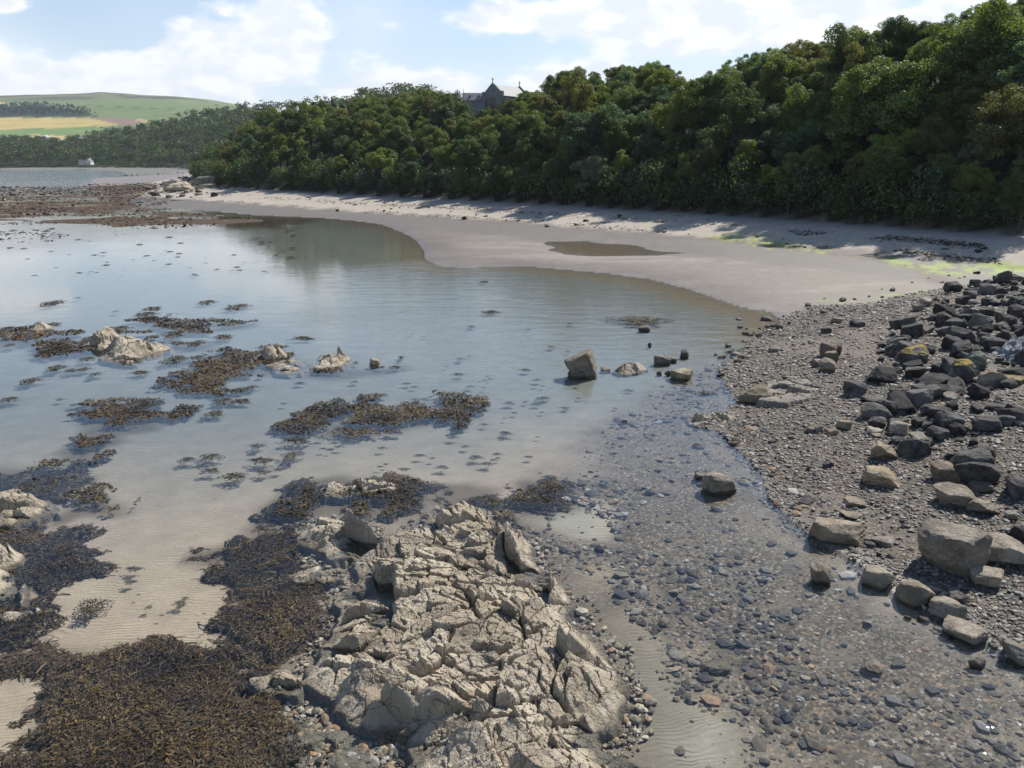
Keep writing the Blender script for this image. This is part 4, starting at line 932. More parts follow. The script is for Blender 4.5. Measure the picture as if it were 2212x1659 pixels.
# wrack line on the beach
g = np.random.default_rng(78); bl = tl[2:16]; seg = g.integers(0, len(bl) - 1, 9000); t_ = g.random(9000)[:, None]; q = bl[seg] * (1 - t_) + bl[seg + 1] * t_
nrm_ = np.stack([q[:, 0] * 0 - .35, -np.ones(len(q))], 1); off = np.where(g.random(9000) < .6, 6.2, 10.5) + g.normal(0, .55, 9000) + 1.5 * (fbm(q[:, 0] * .1, q[:, 1] * .1, 5, 3) - .5)
q = q + nrm_ * (off * np.interp(np.hypot(q[:, 0], q[:, 1]), [60, 200], [.9, 1.7]))[:, None]; k = fbm(q[:, 0] * .15, q[:, 1] * .15, 8, 3) > .50 - .06 * (np.hypot(q[:, 0], q[:, 1]) > 95); q = q[k]
ln = g.uniform(.12, .38, len(q)); V, F, c = fronds(np.stack([q[:, 0], q[:, 1], H(q[:, 0], q[:, 1]) + .02], 1), ln, ln * .3, g, .2, np.array([(.06, .045, .035), (.09, .07, .055), (.04, .034, .03)]))
tag(mk('wrack_line', V, F, M['wrack'], c), 'dark dried weed strewn in lines along the top of the beach', 'seaweed', None, 'stuff')


# ------------------------------------------------------------------ trees
def leafquads(C_, N_, size, g):
    n = len(C_); N_ = N_ / np.linalg.norm(N_, axis=1, keepdims=True)
    t_ = g.normal(0, 1, (n, 3)); t_ -= (t_ * N_).sum(1, keepdims=True) * N_; t_ /= np.linalg.norm(t_, axis=1, keepdims=True); b_ = np.cross(N_, t_)
    s_ = size[:, None]; fold = N_ * s_ * .12
    V = np.stack([C_ - t_ * s_ * .55, C_ + b_ * s_ * .36 - fold, C_ + t_ * s_ * .55, C_ - b_ * s_ * .36 - fold], 1).reshape(-1, 3)
    return V, np.arange(n * 4).reshape(-1, 4)

def crown_mesh(seed, h=11., rad=3.4, low=1.4, lobes=46, per=85, leaf=.40, tall=1.0, name='crown_mesh', lobe_r=(.85, 1.5), mt='leaf', cols=None, lean=.3, sub=0):
    g = np.random.default_rng(seed); cz = (h + low) / 2; hz = (h - low) / 2
    d = g.normal(0, 1, (lobes, 3)); d[:, 2] = np.abs(d[:, 2]) * g.choice([1, 1, 1, -.75], lobes); d /= np.linalg.norm(d, axis=1, keepdims=True)
    k = g.uniform(.35, .98, lobes) ** .6 * (1 + .22 * np.sin(d[:, 0] * 4 + seed) * np.cos(d[:, 1] * 5 + seed * 1.7) + .12 * np.sin(d[:, 2] * 7 + seed))
    c = d * k[:, None] * np.array([rad * .82, rad * .82, hz * .86]); c[:, 2] += cz
    wob = np.stack([np.sin(c[:, 2] * .6 + seed), np.cos(c[:, 2] * .5 + 2 * seed)], 1) * lean; c[:, :2] += wob
    lr = g.uniform(lobe_r[0], lobe_r[1], lobes) * (rad / 3.4); tips = c.copy()
    if sub:
        ds = g.normal(0, 1, (lobes, sub, 3)); ds[..., 2] += .45; ds /= np.linalg.norm(ds, axis=2, keepdims=True)
        c = (c[:, None] + ds * (lr[:, None, None] * g.uniform(.6, .95, (lobes, sub, 1))) * np.array([1, 1, .85])).reshape(-1, 3); lr = (lr[:, None] * g.uniform(.30, .52, (lobes, sub))).ravel(); lobes = len(c)
    nl = np.maximum((per * (lr / 1.2) ** 2), 8).astype(int)
    C_, N_, lv = [], [], []
    for j in range(lobes):
        m = nl[j]; u = g.normal(0, 1, (m, 3)); u[:, 2] += .30; u /= np.linalg.norm(u, axis=1, keepdims=True)
        rr = lr[j] * (g.uniform(.35, 1.0, m) ** .5 + .22 * (g.random(m) < .12)) * (1 + .16 * np.sin(u[:, 0] * 7 + j) * np.cos(u[:, 2] * 6 + j * 2))
        p = c[j] + u * rr[:, None] * np.array([1, 1, .82]); C_.append(p); N_.append(u * .9 + g.normal(0, .5, (m, 3)) + np.array([0, 0, .3])); lv.append(np.clip(g.normal(.5, .2, m) + g.normal(0, .10), 0, 1))
    C_ = np.concatenate(C_); N_ = np.concatenate(N_); lv = np.concatenate(lv)
    V, F = leafquads(C_, N_, g.uniform(.65, 1.25, len(C_)) * leaf, g)
    return mk(name, V, F, M[mt], cols, False, None, dict(lv=np.repeat(lv, 4)), link=False), tips

def tube(pts, rads, seg=6):
    pts = np.array(pts, float); V, F = [], []
    for i, p in enumerate(pts):
        d = pts[min(i + 1, len(pts) - 1)] - pts[max(i - 1, 0)]; d /= np.linalg.norm(d); a = np.cross(d, [.3, .9, .2]); a /= np.linalg.norm(a); b = np.cross(d, a)
        for k in range(seg):
            t_ = 2 * math.pi * k / seg; V.append(p + rads[i] * (a * math.cos(t_) + b * math.sin(t_)))
        if i:
            for k in range(seg):
                F.append((seg * (i - 1) + k, seg * (i - 1) + (k + 1) % seg, seg * i + (k + 1) % seg, seg * i + k))
    return np.array(V), np.array(F)

def join(parts):
    V, F, o = [], [], 0
    for v, f in parts: V.append(v); F.append(np.asarray(f) + o); o += len(v)
    return np.concatenate(V), np.concatenate(F)

def trunk_mesh(seed, h, tips, r0=.26, bare=False):
    g = np.random.default_rng(seed); top = np.array([g.normal(0, .4), g.normal(0, .4), h * .72])
    mid = top * .5 + np.array([g.normal(0, .2), g.normal(0, .2), 0]); parts = [tube([(0, 0, -1.5), (0, 0, 0), mid, top], [r0 * 1.3, r0, r0 * .7, r0 * .25], 7)]
    for t_ in tips:
        b = mid * g.uniform(.55, 1.35); b[2] = min(b[2], t_[2] - .3); m = (b + t_) / 2 + np.array([0, 0, -.25]); parts.append(tube([b, m, t_], [r0 * .42, r0 * .28, .03], 5))
    V, F = join(parts); return mk('trunk_mesh', V, F, M['bark'], None, True, link=False)

KINDS = []
for k in range(7):
    hh = [11, 10.5, 12, 11.5, 10, 11, 12.5, 10.5, 11][k]
    cm, c = crown_mesh(500 + k, hh, [3.4, 4.2, 2.8, 3.1, 3.9, 2.6, 3.5, 4.1, 3.0][k], [1.2, 1.4, .8, 1.6, .9, 1.8, 1.0, 1.3, .8][k], 19 + (k * 5) % 7, 520, [.18, .165, .19, .17, .19, .16, .18, .24, .20][k], lobe_r=[(1.0, 1.6), (.9, 1.4), (1.1, 1.8), (.85, 1.35)][k % 4], sub=11)
    KINDS.append((hh, cm, trunk_mesh(600 + k, hh, c[:10])))
BUSH = [crown_mesh(700 + k, 3.6, 2.1, .1, 46, 60, .27, lobe_r=(.6, 1.2))[0] for k in range(4)]
def conifer_mesh(seed, h=13.):
    g = np.random.default_rng(seed); C_, N_ = [], []
    for j in range(150):
        z = 2.5 + (h - 2.7) * g.random() ** .85; L_ = (h - z) * .26 + .35; a = g.uniform(0, 6.28); m = 18
        t_ = g.random(m); p = np.stack([np.cos(a) * t_ * L_, np.sin(a) * t_ * L_, z - t_ * L_ * .25 + .15 * t_], 1) + g.normal(0, .14, (m, 3)); C_.append(p); N_.append(g.normal(0, .5, (m, 3)) + np.array([np.cos(a) * .4, np.sin(a) * .4, .8]))
    C_ = np.concatenate(C_); N_ = np.concatenate(N_); V, F = leafquads(C_, N_, g.uniform(.3, .55, len(C_)), g)
    return mk('conifer_crown_mesh', V, F, M['leaf'], None, False, None, dict(lv=np.repeat(g.uniform(.1, .8, len(C_)), 4)), link=False)
CON = [(13., conifer_mesh(800 + k), trunk_mesh(820 + k, 13, [], .2)) for k in range(3)]

SKY = np.array([(-60, 285), (0, 285), (62, 291), (100, 293), (133, 300), (150, 291), (175, 289), (192, 277), (221, 273), (260, 269), (292, 266), (333, 256), (365, 250), (408, 237), (458, 225), (500, 222), (560, 215), (620, 212), (650, 206), (700, 203),
                (770, 200), (780, 184), (830, 179), (880, 173), (920, 178), (950, 173), (1000, 176), (1003, 205), (1035, 228), (1046, 232), (1060, 222), (1072, 208), (1096, 204), (1118, 190), (1150, 192), (1176, 196), (1182, 165), (1220, 155), (1290, 155), (1300, 176), (1312, 178), (1330, 146),
                (1380, 138), (1440, 141), (1465, 155), (1480, 165), (1500, 165), (1560, 136), (1600, 125), (1640, 111), (1700, 99), (1750, 93), (1800, 89), (1850, 76), (1880, 69), (1940, 56), (2000, 46), (2060, 40), (2100, 16), (2150, -4), (2212, -20), (2400, -60)], float)
def skyl(px): return np.interp(px, SKY[:, 0], SKY[:, 1])

def plan_trees():
    g = np.random.default_rng(21); cand = []
    for (x0, x1, y0, y1, sp) in ((-110, 130, 40, 260, 4.2), (-330, 60, 190, 520, 6.4), (-760, -60, 500, 960, 7.5)):
        xs = np.arange(x0, x1, sp); ys = np.arange(y0, y1, sp * .92); X, Y = np.meshgrid(xs, ys); X = X + (np.arange(len(ys)) % 2)[:, None] * sp * .5
        x = (X + g.uniform(-.34, .34, X.shape) * sp).ravel(); y = (Y + g.uniform(-.34, .34, X.shape) * sp).ravel(); r = np.hypot(x, y)
        lo_, hi_ = (0, 260) if sp == 4.2 else (260, 530) if sp == 6.4 else (530, 1080)
        k = (r >= lo_) & (r < hi_) & (np.abs(x) < y * .78 + 8); x, y = x[k], y[k]
        dt = sdpoly(HILL, x, y); k = (dt > .6) & (dt < (95 if sp == 4.2 else 150 if sp == 6.4 else 230)); x, y, dt = x[k], y[k], dt[k]
        z = H(x, y); ht = g.uniform(6.4, 10.2, len(x)) * (1.0 if sp == 4.2 else 1.15 if sp == 6.4 else 1.35) * (.75 + .25 * smooth(0, 9, dt))
        for a in zip(x, y, z, ht, dt): cand.append(a)
    cand.sort(key=lambda a: math.hypot(a[0], a[1]))
    buf = np.full(260, 2000.); keep = []
    for (x, y, z, ht, dt) in cand:
        px, pt = project(x, y, z + ht); _, pb = project(x, y, z)
        if not -70 < px < 2290: continue
        lim = float(skyl(px)); half = 3.3 * ht / 11 * FOC / y / S
        if 930 < px < 1210: lim = max(lim, float(skyl(px - half)), float(skyl(px + half)), float(skyl(px - half * .5)), float(skyl(px + half * .5)))
        if pt < lim - 2:
            f = (pb - lim) / (pb - pt)
            if f < .5: continue
            ht *= f; pt = lim
        i0, i1 = max(0, int((px - half * .8) / 10) + 10), min(259, int((px + half * .8) / 10) + 10)
        if pt > buf[i0:i1 + 1].mean() - 3: continue
        buf[i0:i1 + 1] = np.minimum(buf[i0:i1 + 1], pt + 4)
        keep.append([x, y, z, ht, dt, px, pt, pb, half])
    # let the back row reach the skyline
    best = {}
    for t_ in keep:
        b = int(t_[5] // 14)
        if b not in best or t_[6] < best[b][6]: best[b] = t_
    for b, t_ in best.items():
        lim = float(skyl(t_[5]))
        if t_[6] > lim + 2 and not 930 < t_[5] < 1210: f = min((t_[7] - lim) / (t_[7] - t_[6]), 1.55); t_[3] *= f; t_[6] = t_[7] - (t_[7] - t_[6]) * f
    return keep
TREES = plan_trees()
near_t = sorted(TREES, key=lambda t_: -t_[8])[:300]; ids = {id(t_) for t_ in near_t}; far_t = [t_ for t_ in TREES if id(t_) not in ids]
GREENS = {'dark green': (.086, .132, .034), 'mid green': (.130, .185, .042), 'yellow green': (.200, .238, .044), 'bronze': (.170, .170, .046), 'blue green': (.090, .148, .070), 'lime green': (.27, .36, .07), 'silver green': (.20, .24, .15)}
# trees one can pick out in the picture: (x, top y, colour, label)
SPECIAL = [(1900, 250, 'lime green', 'bright lime green tree glowing among dark ones on the slope'), (2110, 300, 'silver green', 'pale silvery tree high on the shaded slope'), (1560, 136, 'yellow green', 'yellow green rounded tree on the skyline east of the dip'), (1380, 140, 'mid green', 'tall airy tree standing above the skyline east of the chapel'),
           (1240, 158, 'mid green', 'broad tall tree on the skyline just east of the chapel'), (925, 312, 'bronze', 'bronze rounded tree low on the slope west of centre'), (1250, 325, 'silver green', 'pale shrubby tree low on the slope below the chapel'), (640, 300, 'yellow green', 'yellow green tree above the grey cliff of the point'), (480, 330, 'bronze', 'bronze bushy tree at the tip of the wooded point'),
           (1100, 205, 'bronze', 'bronze tree right in front of the chapel wall'), (1130, 225, 'yellow green', 'light green tree below the chapel roof'), (2180, 120, 'bronze', 'brownish tree near the top corner of the wood'), (1660, 300, 'blue green', 'round blue green tree standing proud of the lower slope')]
spec = {}
for px, py, cn, lb in SPECIAL:
    t_ = min((q for q in near_t if id(q) not in spec), key=lambda q: (q[5] - px) ** 2 + (q[6] - py) ** 2); spec[id(t_)] = (cn, lb)
rt = random.Random(9); names = ['dark green'] * 4 + ['mid green'] * 5 + ['yellow green'] * 3 + ['bronze'] * 2 + ['blue green'] * 2
for t_ in near_t:
    x, y, z, ht, dt, px, pt, pb, half = t_
    con = id(t_) not in spec and ((640 < px < 775 and pt < 216) or (780 < px < 840 and pt < 190))
    cn, lb = spec.get(id(t_), (rt.choice(names if dt < 22 else names + ['yellow green'] * 5 + ['mid green'] * 3), None))  # sunlit look of the upper slope put into colour: more yellow greens there
    where = 'at the wood edge' if dt < 8 else 'on the skyline' if pt < skyl(px) + 12 else 'low on the slope' if dt < 20 else 'high on the slope'
    TM = [('the tall crag', 400), ('the grey cliff', 575), ('the conifer row', 710), ('the spiky pine', 810), ('the bronze low tree', 925), ('the chapel', 1064), ('the broad skyline tree', 1240), ('the airy skyline tree', 1380), ('the rounded yellow tree', 1560), ('the blue green round tree', 1660), ('the lime green tree', 1900), ('the silvery tree', 2110), ('the east edge', 2212)]
    tn, tx_ = min(TM, key=lambda a: abs(a[1] - px)); part_ = ('near ' if abs(px - tx_) < 28 else 'left of ' if px < tx_ else 'right of ') + tn; szw = 'small ' if ht < 7 else 'big ' if ht > 8.6 else ''
    if con:
        hh, cm, tm = rt.choice(CON); nm = 'conifer_tree'; lb = 'dark spiky conifer in the row along the western skyline'; gr = 'conifers on the western skyline'; col = (.07, .105, .06)
    else:
        hh, cm, tm = rt.choice(KINDS); nm = 'broadleaf_tree'; gr = None if lb else f'{cn} trees {where}'; lb = lb or f'{szw}{cn} tree {where} {part_}'; col = GREENS[cn]
    e = bpy.data.objects.new(nm, None); COL.objects.link(e); e.location = (x, y, z); e.empty_display_size = .5
    f = ht / hh * (.84 if con else 1); wd = f * rt.uniform(.92, 1.18) * (1.6 if con else 1); e.scale = (wd, wd, f); e.rotation_euler = (0, 0, rt.uniform(0, 6.28)); tag(e, lb, 'tree', gr)
    v = rt.uniform(.8, 1.25); o = ob('crown', cm, e); o.color = tuple(c_ * v for c_ in col) + (1,); ob('trunk', tm, e)
# undergrowth that hangs over the beach
TLs = tl[1:17]; seglen = np.hypot(*(TLs[1:] - TLs[:-1]).T); cum = np.concatenate([[0], np.cumsum(seglen)]); dpos = 0; made = 0
while dpos < cum[-1] and made < 190:
    p = np.array([np.interp(dpos, cum, TLs[:, 0]), np.interp(dpos, cum, TLs[:, 1])]); dpos += rt.uniform(1.0, 2.2)
    p = p + np.array([rt.uniform(-.5, .5), rt.uniform(.3, 2.6)]); z = float(H(p[:1], p[1:2])[0]); s_ = rt.uniform(.75, 1.5)
    o = ob('bush', rt.choice(BUSH)); o.location = (p[0], p[1], z - .1); o.scale = (s_, s_, s_ * rt.uniform(.8, 1.4)); o.rotation_euler = (0, 0, rt.uniform(0, 6.28)); cn = rt.choice(['dark green', 'dark green', 'mid green', 'blue green']); o.color = tuple(v * .75 for v in GREENS[cn]) + (1,); made += 1  # greens darkened: shade at the foot of the wood put into the bush colour
    tag(o, f'{"low" if s_ < 1 else "tall"} {cn} beach-top bush {near_mark(*project(p[0], p[1], z))}', 'bush', f'{cn} bushes along the top of the beach')
# the woods beyond: one mass
def far_wood(pts, label, name='far_wood', leaf=1.0, quads=170, colors=None, seed=5, conic=False):
    g = np.random.default_rng(seed); Vs, lvs, cs = [], [], []
    base = []
    for k in range(8):
        lobes = 14; d = g.normal(0, 1, (lobes, 3)); d[:, 2] = np.abs(d[:, 2]) * g.choice([1, 1, -.6], lobes); d /= np.linalg.norm(d, axis=1, keepdims=True); c = d * np.array([.27, .27, .34]) * g.uniform(.5, 1, (lobes, 1)); c[:, 2] += .54
        u = g.normal(0, 1, (quads, 3)); u[:, 2] += .5; u /= np.linalg.norm(u, axis=1, keepdims=True); C_ = c[g.integers(0, lobes, quads)] + u * g.uniform(.08, .155, (quads, 1)); C_[:, 2] = C_[:, 2].clip(.04)
        if conic: C_[:, :2] *= (1.15 - C_[:, 2:3]).clip(.1) * 1.1
        V, F = leafquads(C_, u + g.normal(0, .5, (quads, 3)), np.full(quads, .085 * leaf) * g.uniform(.7, 1.3, quads), g); base.append(V)
    cols = np.array(colors or [GREENS['dark green'], GREENS['mid green'], GREENS['bronze'], GREENS['blue green'], GREENS['mid green'], (.075, .09, .03)])
    for (x, y, z, ht) in pts:
        V = base[g.integers(8)]; a = g.uniform(0, 6.28); ca, sa = math.cos(a), math.sin(a); wd = ht * g.uniform(1.0, 1.4)
        Vs.append(np.stack([(V[:, 0] * ca - V[:, 1] * sa) * wd + x, (V[:, 0] * sa + V[:, 1] * ca) * wd + y, V[:, 2] * ht + z], 1)); lvs.append(np.repeat(g.random(quads), 4)); cs.append(np.tile(cols[g.integers(len(cols))] * g.uniform(.42, .85) * np.array([.9, .98, 1.1]), (quads * 4, 1)))
    V = np.concatenate(Vs); o = mk(name, V, np.arange(len(V)).reshape(-1, 4), M['farleaf'], np.concatenate(cs), False, None, dict(lv=np.concatenate(lvs)))
    return tag(o, label, 'wood', None, 'stuff')
far_wood([t_[:4] for t_ in far_t if math.hypot(t_[0], t_[1]) < 300], 'smaller trees filling the gaps of the wooded slope above the beach', 'slope_wood', .46, 900, None, 6)
far_wood([t_[:4] for t_ in far_t if math.hypot(t_[0], t_[1]) >= 300], 'mixed wood running along the far shore and over the ridge behind the point', quads=230, leaf=.85)


# ------------------------------------------------------------------ buildings
M['stone'] = m_flat('grey_stone', (.21, .20, .19), .9, .3, 1.2); M['slate'] = m_flat('slate', (.17, .165, .17), .6, .18, 1.5); M['render'] = m_flat('white_render', (.60, .60, .58), .8, .08); M['glass'] = m_flat('dark_glass', (.03, .035, .04), .15, .1); M['white'] = m_flat('white_paint', (.75, .75, .74), .6, .05); M['sheet'] = m_flat('sheet_roof', (.42, .44, .46), .5, .1)
def boxm(x0, x1, y0, y1, z0, z1):
    V = np.array([(x, y, z) for z in (z0, z1) for y in (y0, y1) for x in (x0, x1)], float); F = np.array([(0, 2, 3, 1), (4, 5, 7, 6), (0, 1, 5, 4), (2, 6, 7, 3), (0, 4, 6, 2), (1, 3, 7, 5)]); return V, F
def part(e, name, boxes, mt): V, F = join(boxes); return mk(name, V, F, M[mt], None, False, e)
def gable_block(x0, x1, y0, y1, z0, ze, zr):
    """walls with gables at both y ends, ridge along y"""
    xm = (x0 + x1) / 2; V = np.array([(x0, y0, z0), (x1, y0, z0), (x1, y0, ze), (xm, y0, zr), (x0, y0, ze), (x0, y1, z0), (x1, y1, z0), (x1, y1, ze), (xm, y1, zr), (x0, y1, ze)], float)
    Q = np.array([(1, 6, 7, 2), (5, 0, 4, 9), (0, 1, 6, 5), (0, 1, 2, 4), (6, 5, 9, 7)]); T = np.array([(4, 2, 3), (7, 9, 8)]); return V, Q, T
def walls(e, a, mt): V, Q, T = gable_block(*a); return mk('wall', V, [Q, T], M[mt], None, False, e)
def roof(e, x0, x1, y0, y1, ze, zr, mt, over=.25, th=.18):
    xm = (x0 + x1) / 2; sl = (zr - ze) / (xm - x0); V, F = [], []
    for sg in (-1, 1):
        xo = xm + sg * (xm - x0 + over); zo = ze - sl * over; b = len(V)
        V += [(xm, y0, zr + th), (xm, y1, zr + th), (xo, y1, zo + th), (xo, y0, zo + th), (xm, y0, zr + .02), (xm, y1, zr + .02), (xo, y1, zo + .02), (xo, y0, zo + .02)]
        F += [(b, b + 1, b + 2, b + 3), (b + 4, b + 7, b + 6, b + 5), (b, b + 3, b + 7, b + 4), (b + 1, b + 5, b + 6, b + 2), (b + 3, b + 2, b + 6, b + 7)]
    return mk('roof', np.array(V), np.array(F), M[mt], None, False, e)
def cross(x, y, z, s_=1.0):
    return [boxm(x - .16 * s_, x + .16 * s_, y - .12 * s_, y + .12 * s_, z, z + .5 * s_), boxm(x - .10 * s_, x + .10 * s_, y - .09 * s_, y + .09 * s_, z + .5 * s_, z + 1.9 * s_), boxm(x - .48 * s_, x - .1 * s_, y - .08 * s_, y + .08 * s_, z + 1.15 * s_, z + 1.38 * s_), boxm(x + .1 * s_, x + .48 * s_, y - .08 * s_, y + .08 * s_, z + 1.15 * s_, z + 1.38 * s_)]
def window(e, x0, x1, y, z0, z1, mt='stone'):
    wd_ = part(e, 'window', [boxm(x0 - .12, x0, y - .1, y + .05, z0 - .12, z1 + .12), boxm(x1, x1 + .12, y - .1, y + .05, z0 - .12, z1 + .12), boxm(x0, x1, y - .1, y + .05, z1, z1 + .12), boxm(x0, x1, y - .1, y + .05, z0 - .12, z0)], mt)
    part(wd_, 'pane', [boxm(x0, x1, y - .04, y - .02, z0, z1)], 'glass')
def spot(px, py, y): d = ray((px, py))[0]; t_ = y / d[1]; return d[0] * t_, CAMH + d[2] * t_
# the chapel: nave with crow-stepped gable, a lower house on its west side, a long roof to the east
ya = 240.; xa, za = spot(1064, 176, ya); gz = za - 12.5
ch = bpy.data.objects.new('chapel', None); COL.objects.link(ch); ch.location = (xa, ya, gz); ch.rotation_euler = (0, 0, -R(36)); tag(ch, 'grey stone chapel with crow-stepped gable and crosses above the wood', 'chapel')
hw, ze, zr, ln_ = 3.5, 8.6, 11.6, 13.5
walls(ch, (-hw, hw, 0, ln_, 0, ze, zr), 'stone')
roof(ch, -hw, hw, .45, ln_ - .45, ze, zr, 'slate')
for yy, nm in ((-.15, 'front'), (ln_ - .3, 'rear')):
    gb = []
    for k in range(9):
        f0 = k / 9; xs = hw * (1 - f0) + .12; zt = ze + (zr - ze) * (k + 1) / 9 + .35; x2 = hw * (1 - (k + 1) / 9) + .12
        for sg in (-1, 1): gb.append(boxm(min(sg * xs, sg * x2), max(sg * xs, sg * x2), yy, yy + .45, ze - .6, zt))
    gb.append(boxm(-.12, .12, yy, yy + .45, ze, zr + .45)); gp = part(ch, 'crow_stepped_gable', gb, 'stone'); part(gp, 'cross', cross(0, yy + .22, zr + .45, .8), 'stone')
part(ch, 'parapet', [boxm(hw - .25, hw + .2, -.3, .55, ze - .3, ze + 1.2), boxm(-hw - .2, -hw + .25, -.3, .55, ze - .3, ze + 1.2)], 'stone')
window(ch, -.8, .8, -.02, 3.5, 7.6); part(ch, 'hood_mould', [boxm(-1.1, 1.1, -.22, -.02, 7.8, 8.0)], 'stone')
# west house
x1, z1 = spot(1005, 215, 243.); x2, z2 = spot(1047, 199, 243.)
hs = bpy.data.objects.new('chapel_house', None); COL.objects.link(hs); hs.location = (x2 + .3, 243, z1 - 7.4); hs.rotation_euler = (0, 0, R(90)); tag(hs, 'lower slate-roofed stone house joined to the west side of the chapel', 'house')
Lh = x2 - x1 + .6; walls(hs, (-2.4, 2.4, 0, Lh, 0, 7, 7 + z2 - z1), 'stone'); roof(hs, -2.4, 2.4, 0, Lh + .1, 7, 7 + z2 - z1, 'slate', .2)
part(hs, 'skew', [boxm(-.2, .2, Lh, Lh + .3, 7, 7 + z2 - z1 + .4)] + cross(0, Lh + .15, 7 + z2 - z1 + .35, .55), 'white')
part(hs, 'chimney', [boxm(1.2, 1.9, Lh - .1, Lh + .6, 7.2, 9.2)], 'stone')
for yy in (1.7, 4.3): sk = part(hs, 'roof_light', [boxm(-1.6, -1.1, yy, yy + .5, 8.1, 8.45)], 'glass')
wn = part(hs, 'window', [boxm(-2.5, -2.38, Lh - 2.0, Lh - 1.4, 5.2, 6.4)], 'white'); part(wn, 'pane', [boxm(-2.56, -2.52, Lh - 1.9, Lh - 1.5, 5.3, 6.3)], 'glass')
V = np.array([(-2.4, .1, 6.6), (-4.6, .1, 4.2), (-4.6, 3.6, 4.2), (-2.4, 2.0, 6.6), (-2.4, .1, 0), (-4.6, .1, 0), (-4.6, 3.6, 0), (-2.4, 3.6, 0)], float)
mk('porch', V, np.array([(0, 1, 2, 3), (1, 5, 6, 2), (0, 4, 5, 1), (2, 6, 7, 3)]), M['slate'], None, False, hs)
x3, z3 = spot(1125, 200, 258.); x4, _ = spot(1330, 200, 258.)
rg = bpy.data.objects.new('long_range', None); COL.objects.link(rg); rg.location = (x4, 258, z3 - 9); rg.rotation_euler = (0, 0, R(90)); tag(rg, 'long grey-roofed stone range glimpsed through trees east of the chapel', 'house')
walls(rg, (-3.5, 3.5, 0, x4 - x3, 0, 6.4, 9), 'stone'); roof(rg, -3.5, 3.5, 0, x4 - x3, 6.4, 9, 'slate'); part(rg, 'chimney', [boxm(-.6, .6, 3.0, 4.2, 8.8, 11.4)], 'stone')
# cottage by the far beach
q = WT((170, 357))[0]; yc = 640.; x1, zc = spot(196, 355, yc)
ct = bpy.data.objects.new('cottage', None); COL.objects.link(ct); ct.location = (x1, yc, zc - .3); ct.scale = (.55, .55, .55); tag(ct, 'white cottage with grey roof among trees behind the far beach', 'house')
walls(ct, (-7.5, 0, 0, 9, 0, 4.6, 8.2), 'render'); roof(ct, -7.5, 0, -.3, 9.3, 4.6, 8.2, 'slate', .4)
part(ct, 'wing', [boxm(-19, -7.52, 3, 9, 0, 3.6)], 'render'); V = np.array([(-19.3, 2.6, 3.62), (-7.3, 2.6, 3.62), (-7.3, 6, 6.6), (-19.3, 6, 6.6), (-19.3, 9.4, 3.62), (-7.3, 9.4, 3.62)], float); mk('wing_roof', V, np.array([(0, 1, 2, 3), (3, 2, 5, 4)]), M['slate'], None, False, ct)
part(ct, 'chimney', [boxm(-4.3, -3.2, 7.6, 8.6, 7.4, 10)], 'render')
for xx in (-6.2, -2.6): window(ct, xx, xx + 1.2, -.02, 1.2, 2.8, 'white')
for xx in (-17.5, -14, -10.5): window(ct, xx, xx + 1.3, 2.98, 1.2, 2.4, 'white')
# farm on the slope behind
for px, py, w_, h_, lb, mt in ((165, 312, 26, 5, 'long low farm shed with pale roof beyond the far wood', 'sheet'), (205, 310, 34, 5.5, 'grey-roofed farm shed with white front beyond the far wood', 'render'), (112, 309, 16, 5, 'small stone farm building in front of the white silo', 'stone')):
    x_, z_ = spot(px, py, 900.); e = bpy.data.objects.new('farm_shed', None); COL.objects.link(e); e.location = (x_, 900, z_ - 2); e.rotation_euler = (0, 0, R(90)); tag(e, lb, 'shed')
    walls(e, (-5, 5, -w_ / 2, w_ / 2, -4, h_, h_ + 3), mt); roof(e, -5, 5, -w_ / 2 - .3, w_ / 2 + .3, h_, h_ + 3, 'sheet')
x_, z_ = spot(101, 309, 910.); U, F = ICO[2]; sl = bpy.data.objects.new('silo', None); COL.objects.link(sl); sl.location = (x_, 910, z_ - 1); tag(sl, 'white domed silo on the farm beyond the far wood', 'silo')
V, Fq = tube([(0, 0, -4), (0, 0, 7)], [3.2, 3.2], 16); mk('silo_body', V, Fq, M['sheet'], None, True, sl); k = U[:, 2] > -.2; mk('silo_dome', U * 3.3 * np.array([1, 1, .8]) + np.array([0, 0, 7]), F[k[F].all(1)], M['render'], None, True, sl)
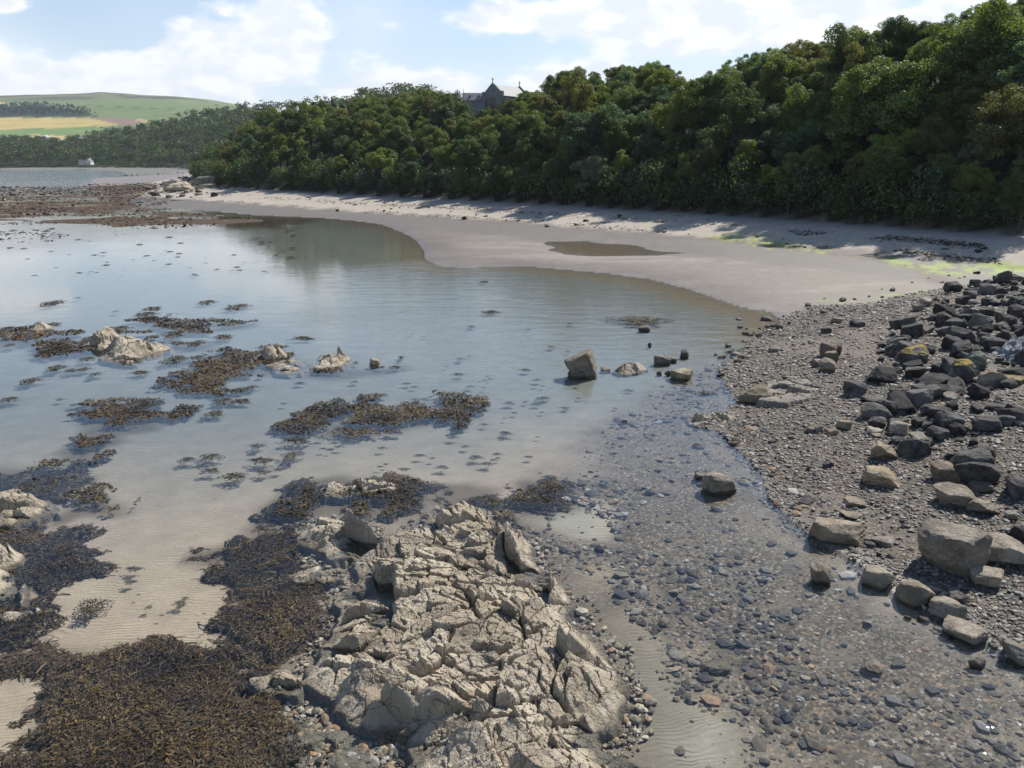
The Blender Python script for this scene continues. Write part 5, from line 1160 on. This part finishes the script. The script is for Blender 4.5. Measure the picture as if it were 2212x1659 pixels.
# conifer plantation and hedgerow trees on the far hill
g = np.random.default_rng(31); FOR = np.array([(-60, 240), (0, 233), (60, 227), (115, 229), (180, 240), (214, 251.5), (120, 253), (-60, 255)], float); ptsF = []
xx = g.uniform(-1700, -500, 14000); yy = g.uniform(900, 2600, 14000); zz = H(xx, yy); px, py = project(xx, yy, zz); k = (sdpoly(FOR, px, py) > 0) & (px > -50)
far_wood(list(zip(xx[k], yy[k], zz[k], g.uniform(9, 14, k.sum())))[:1500], 'dark lens-shaped conifer plantation on the far hill', 'plantation', 1.6, 26, [(.022, .034, .024), (.03, .042, .028)], 8, True)
hp = []
for (a, b, n_) in (((0, 283), (120, 281), 26), ((120, 232), (240, 238), 14), ((150, 277), (260, 270), 12), ((190, 255), (262, 271), 16), ((300, 240), (330, 242), 6), ((90, 305), (140, 303), 8), ((160, 302), (230, 300), 8)):
    for t_ in g.random(n_): hp.append((a[0] + (b[0] - a[0]) * t_, a[1] + (b[1] - a[1]) * t_ + g.normal(0, .6)))
qh = WT(hp); far_wood([(a[0], a[1], a[2], g.uniform(5, 10)) for a in qh if a[1] < 4000], 'hedgerow trees dotted along the field edges of the far hill', 'hedgerow', 1.4, 40, None, 9)
# low scrub behind the far beach
sx_ = g.uniform(-480, -265, 150); far_wood([(a, np.interp(a, [-620, -450, -330, -268], [703, 688, 674, 638]) - g.uniform(0, 9), 1.2, g.uniform(3, 6)) for a in sx_], 'low green scrub along the back of the far beach', 'scrub', 1.3, 60, None, 10)
# a post far out on the flats
x_, z_ = spot(297, 381, 390.); V, F = tube([(0, 0, -.3), (0, 0, 1.0), (.03, 0, 1.9)], [.13, .12, .1], 8); o = mk('marker_post', V, F, M['bark'], None, True); o.location = (x_, 390, 0); tag(o, 'dark upright post alone on the far sand flat', 'post')

# ------------------------------------------------------------------ haze
V, F = boxm(-7500, 7500, -7500, 7500, -8, 330); m_, t_ = mat('sea_haze'); pv = t_.add('VolumePrincipled', Density=.000085, Color=(.80, .89, 1.0, 1), Anisotropy=0.0)
o_ = t_.n.new('ShaderNodeOutputMaterial'); t_.l.new(pv.outputs[0], o_.inputs['Volume']); tag(mk('haze', V, F, m_), 'thin sea haze over the whole bay', 'haze', None, 'stuff')

#--PART5-END--
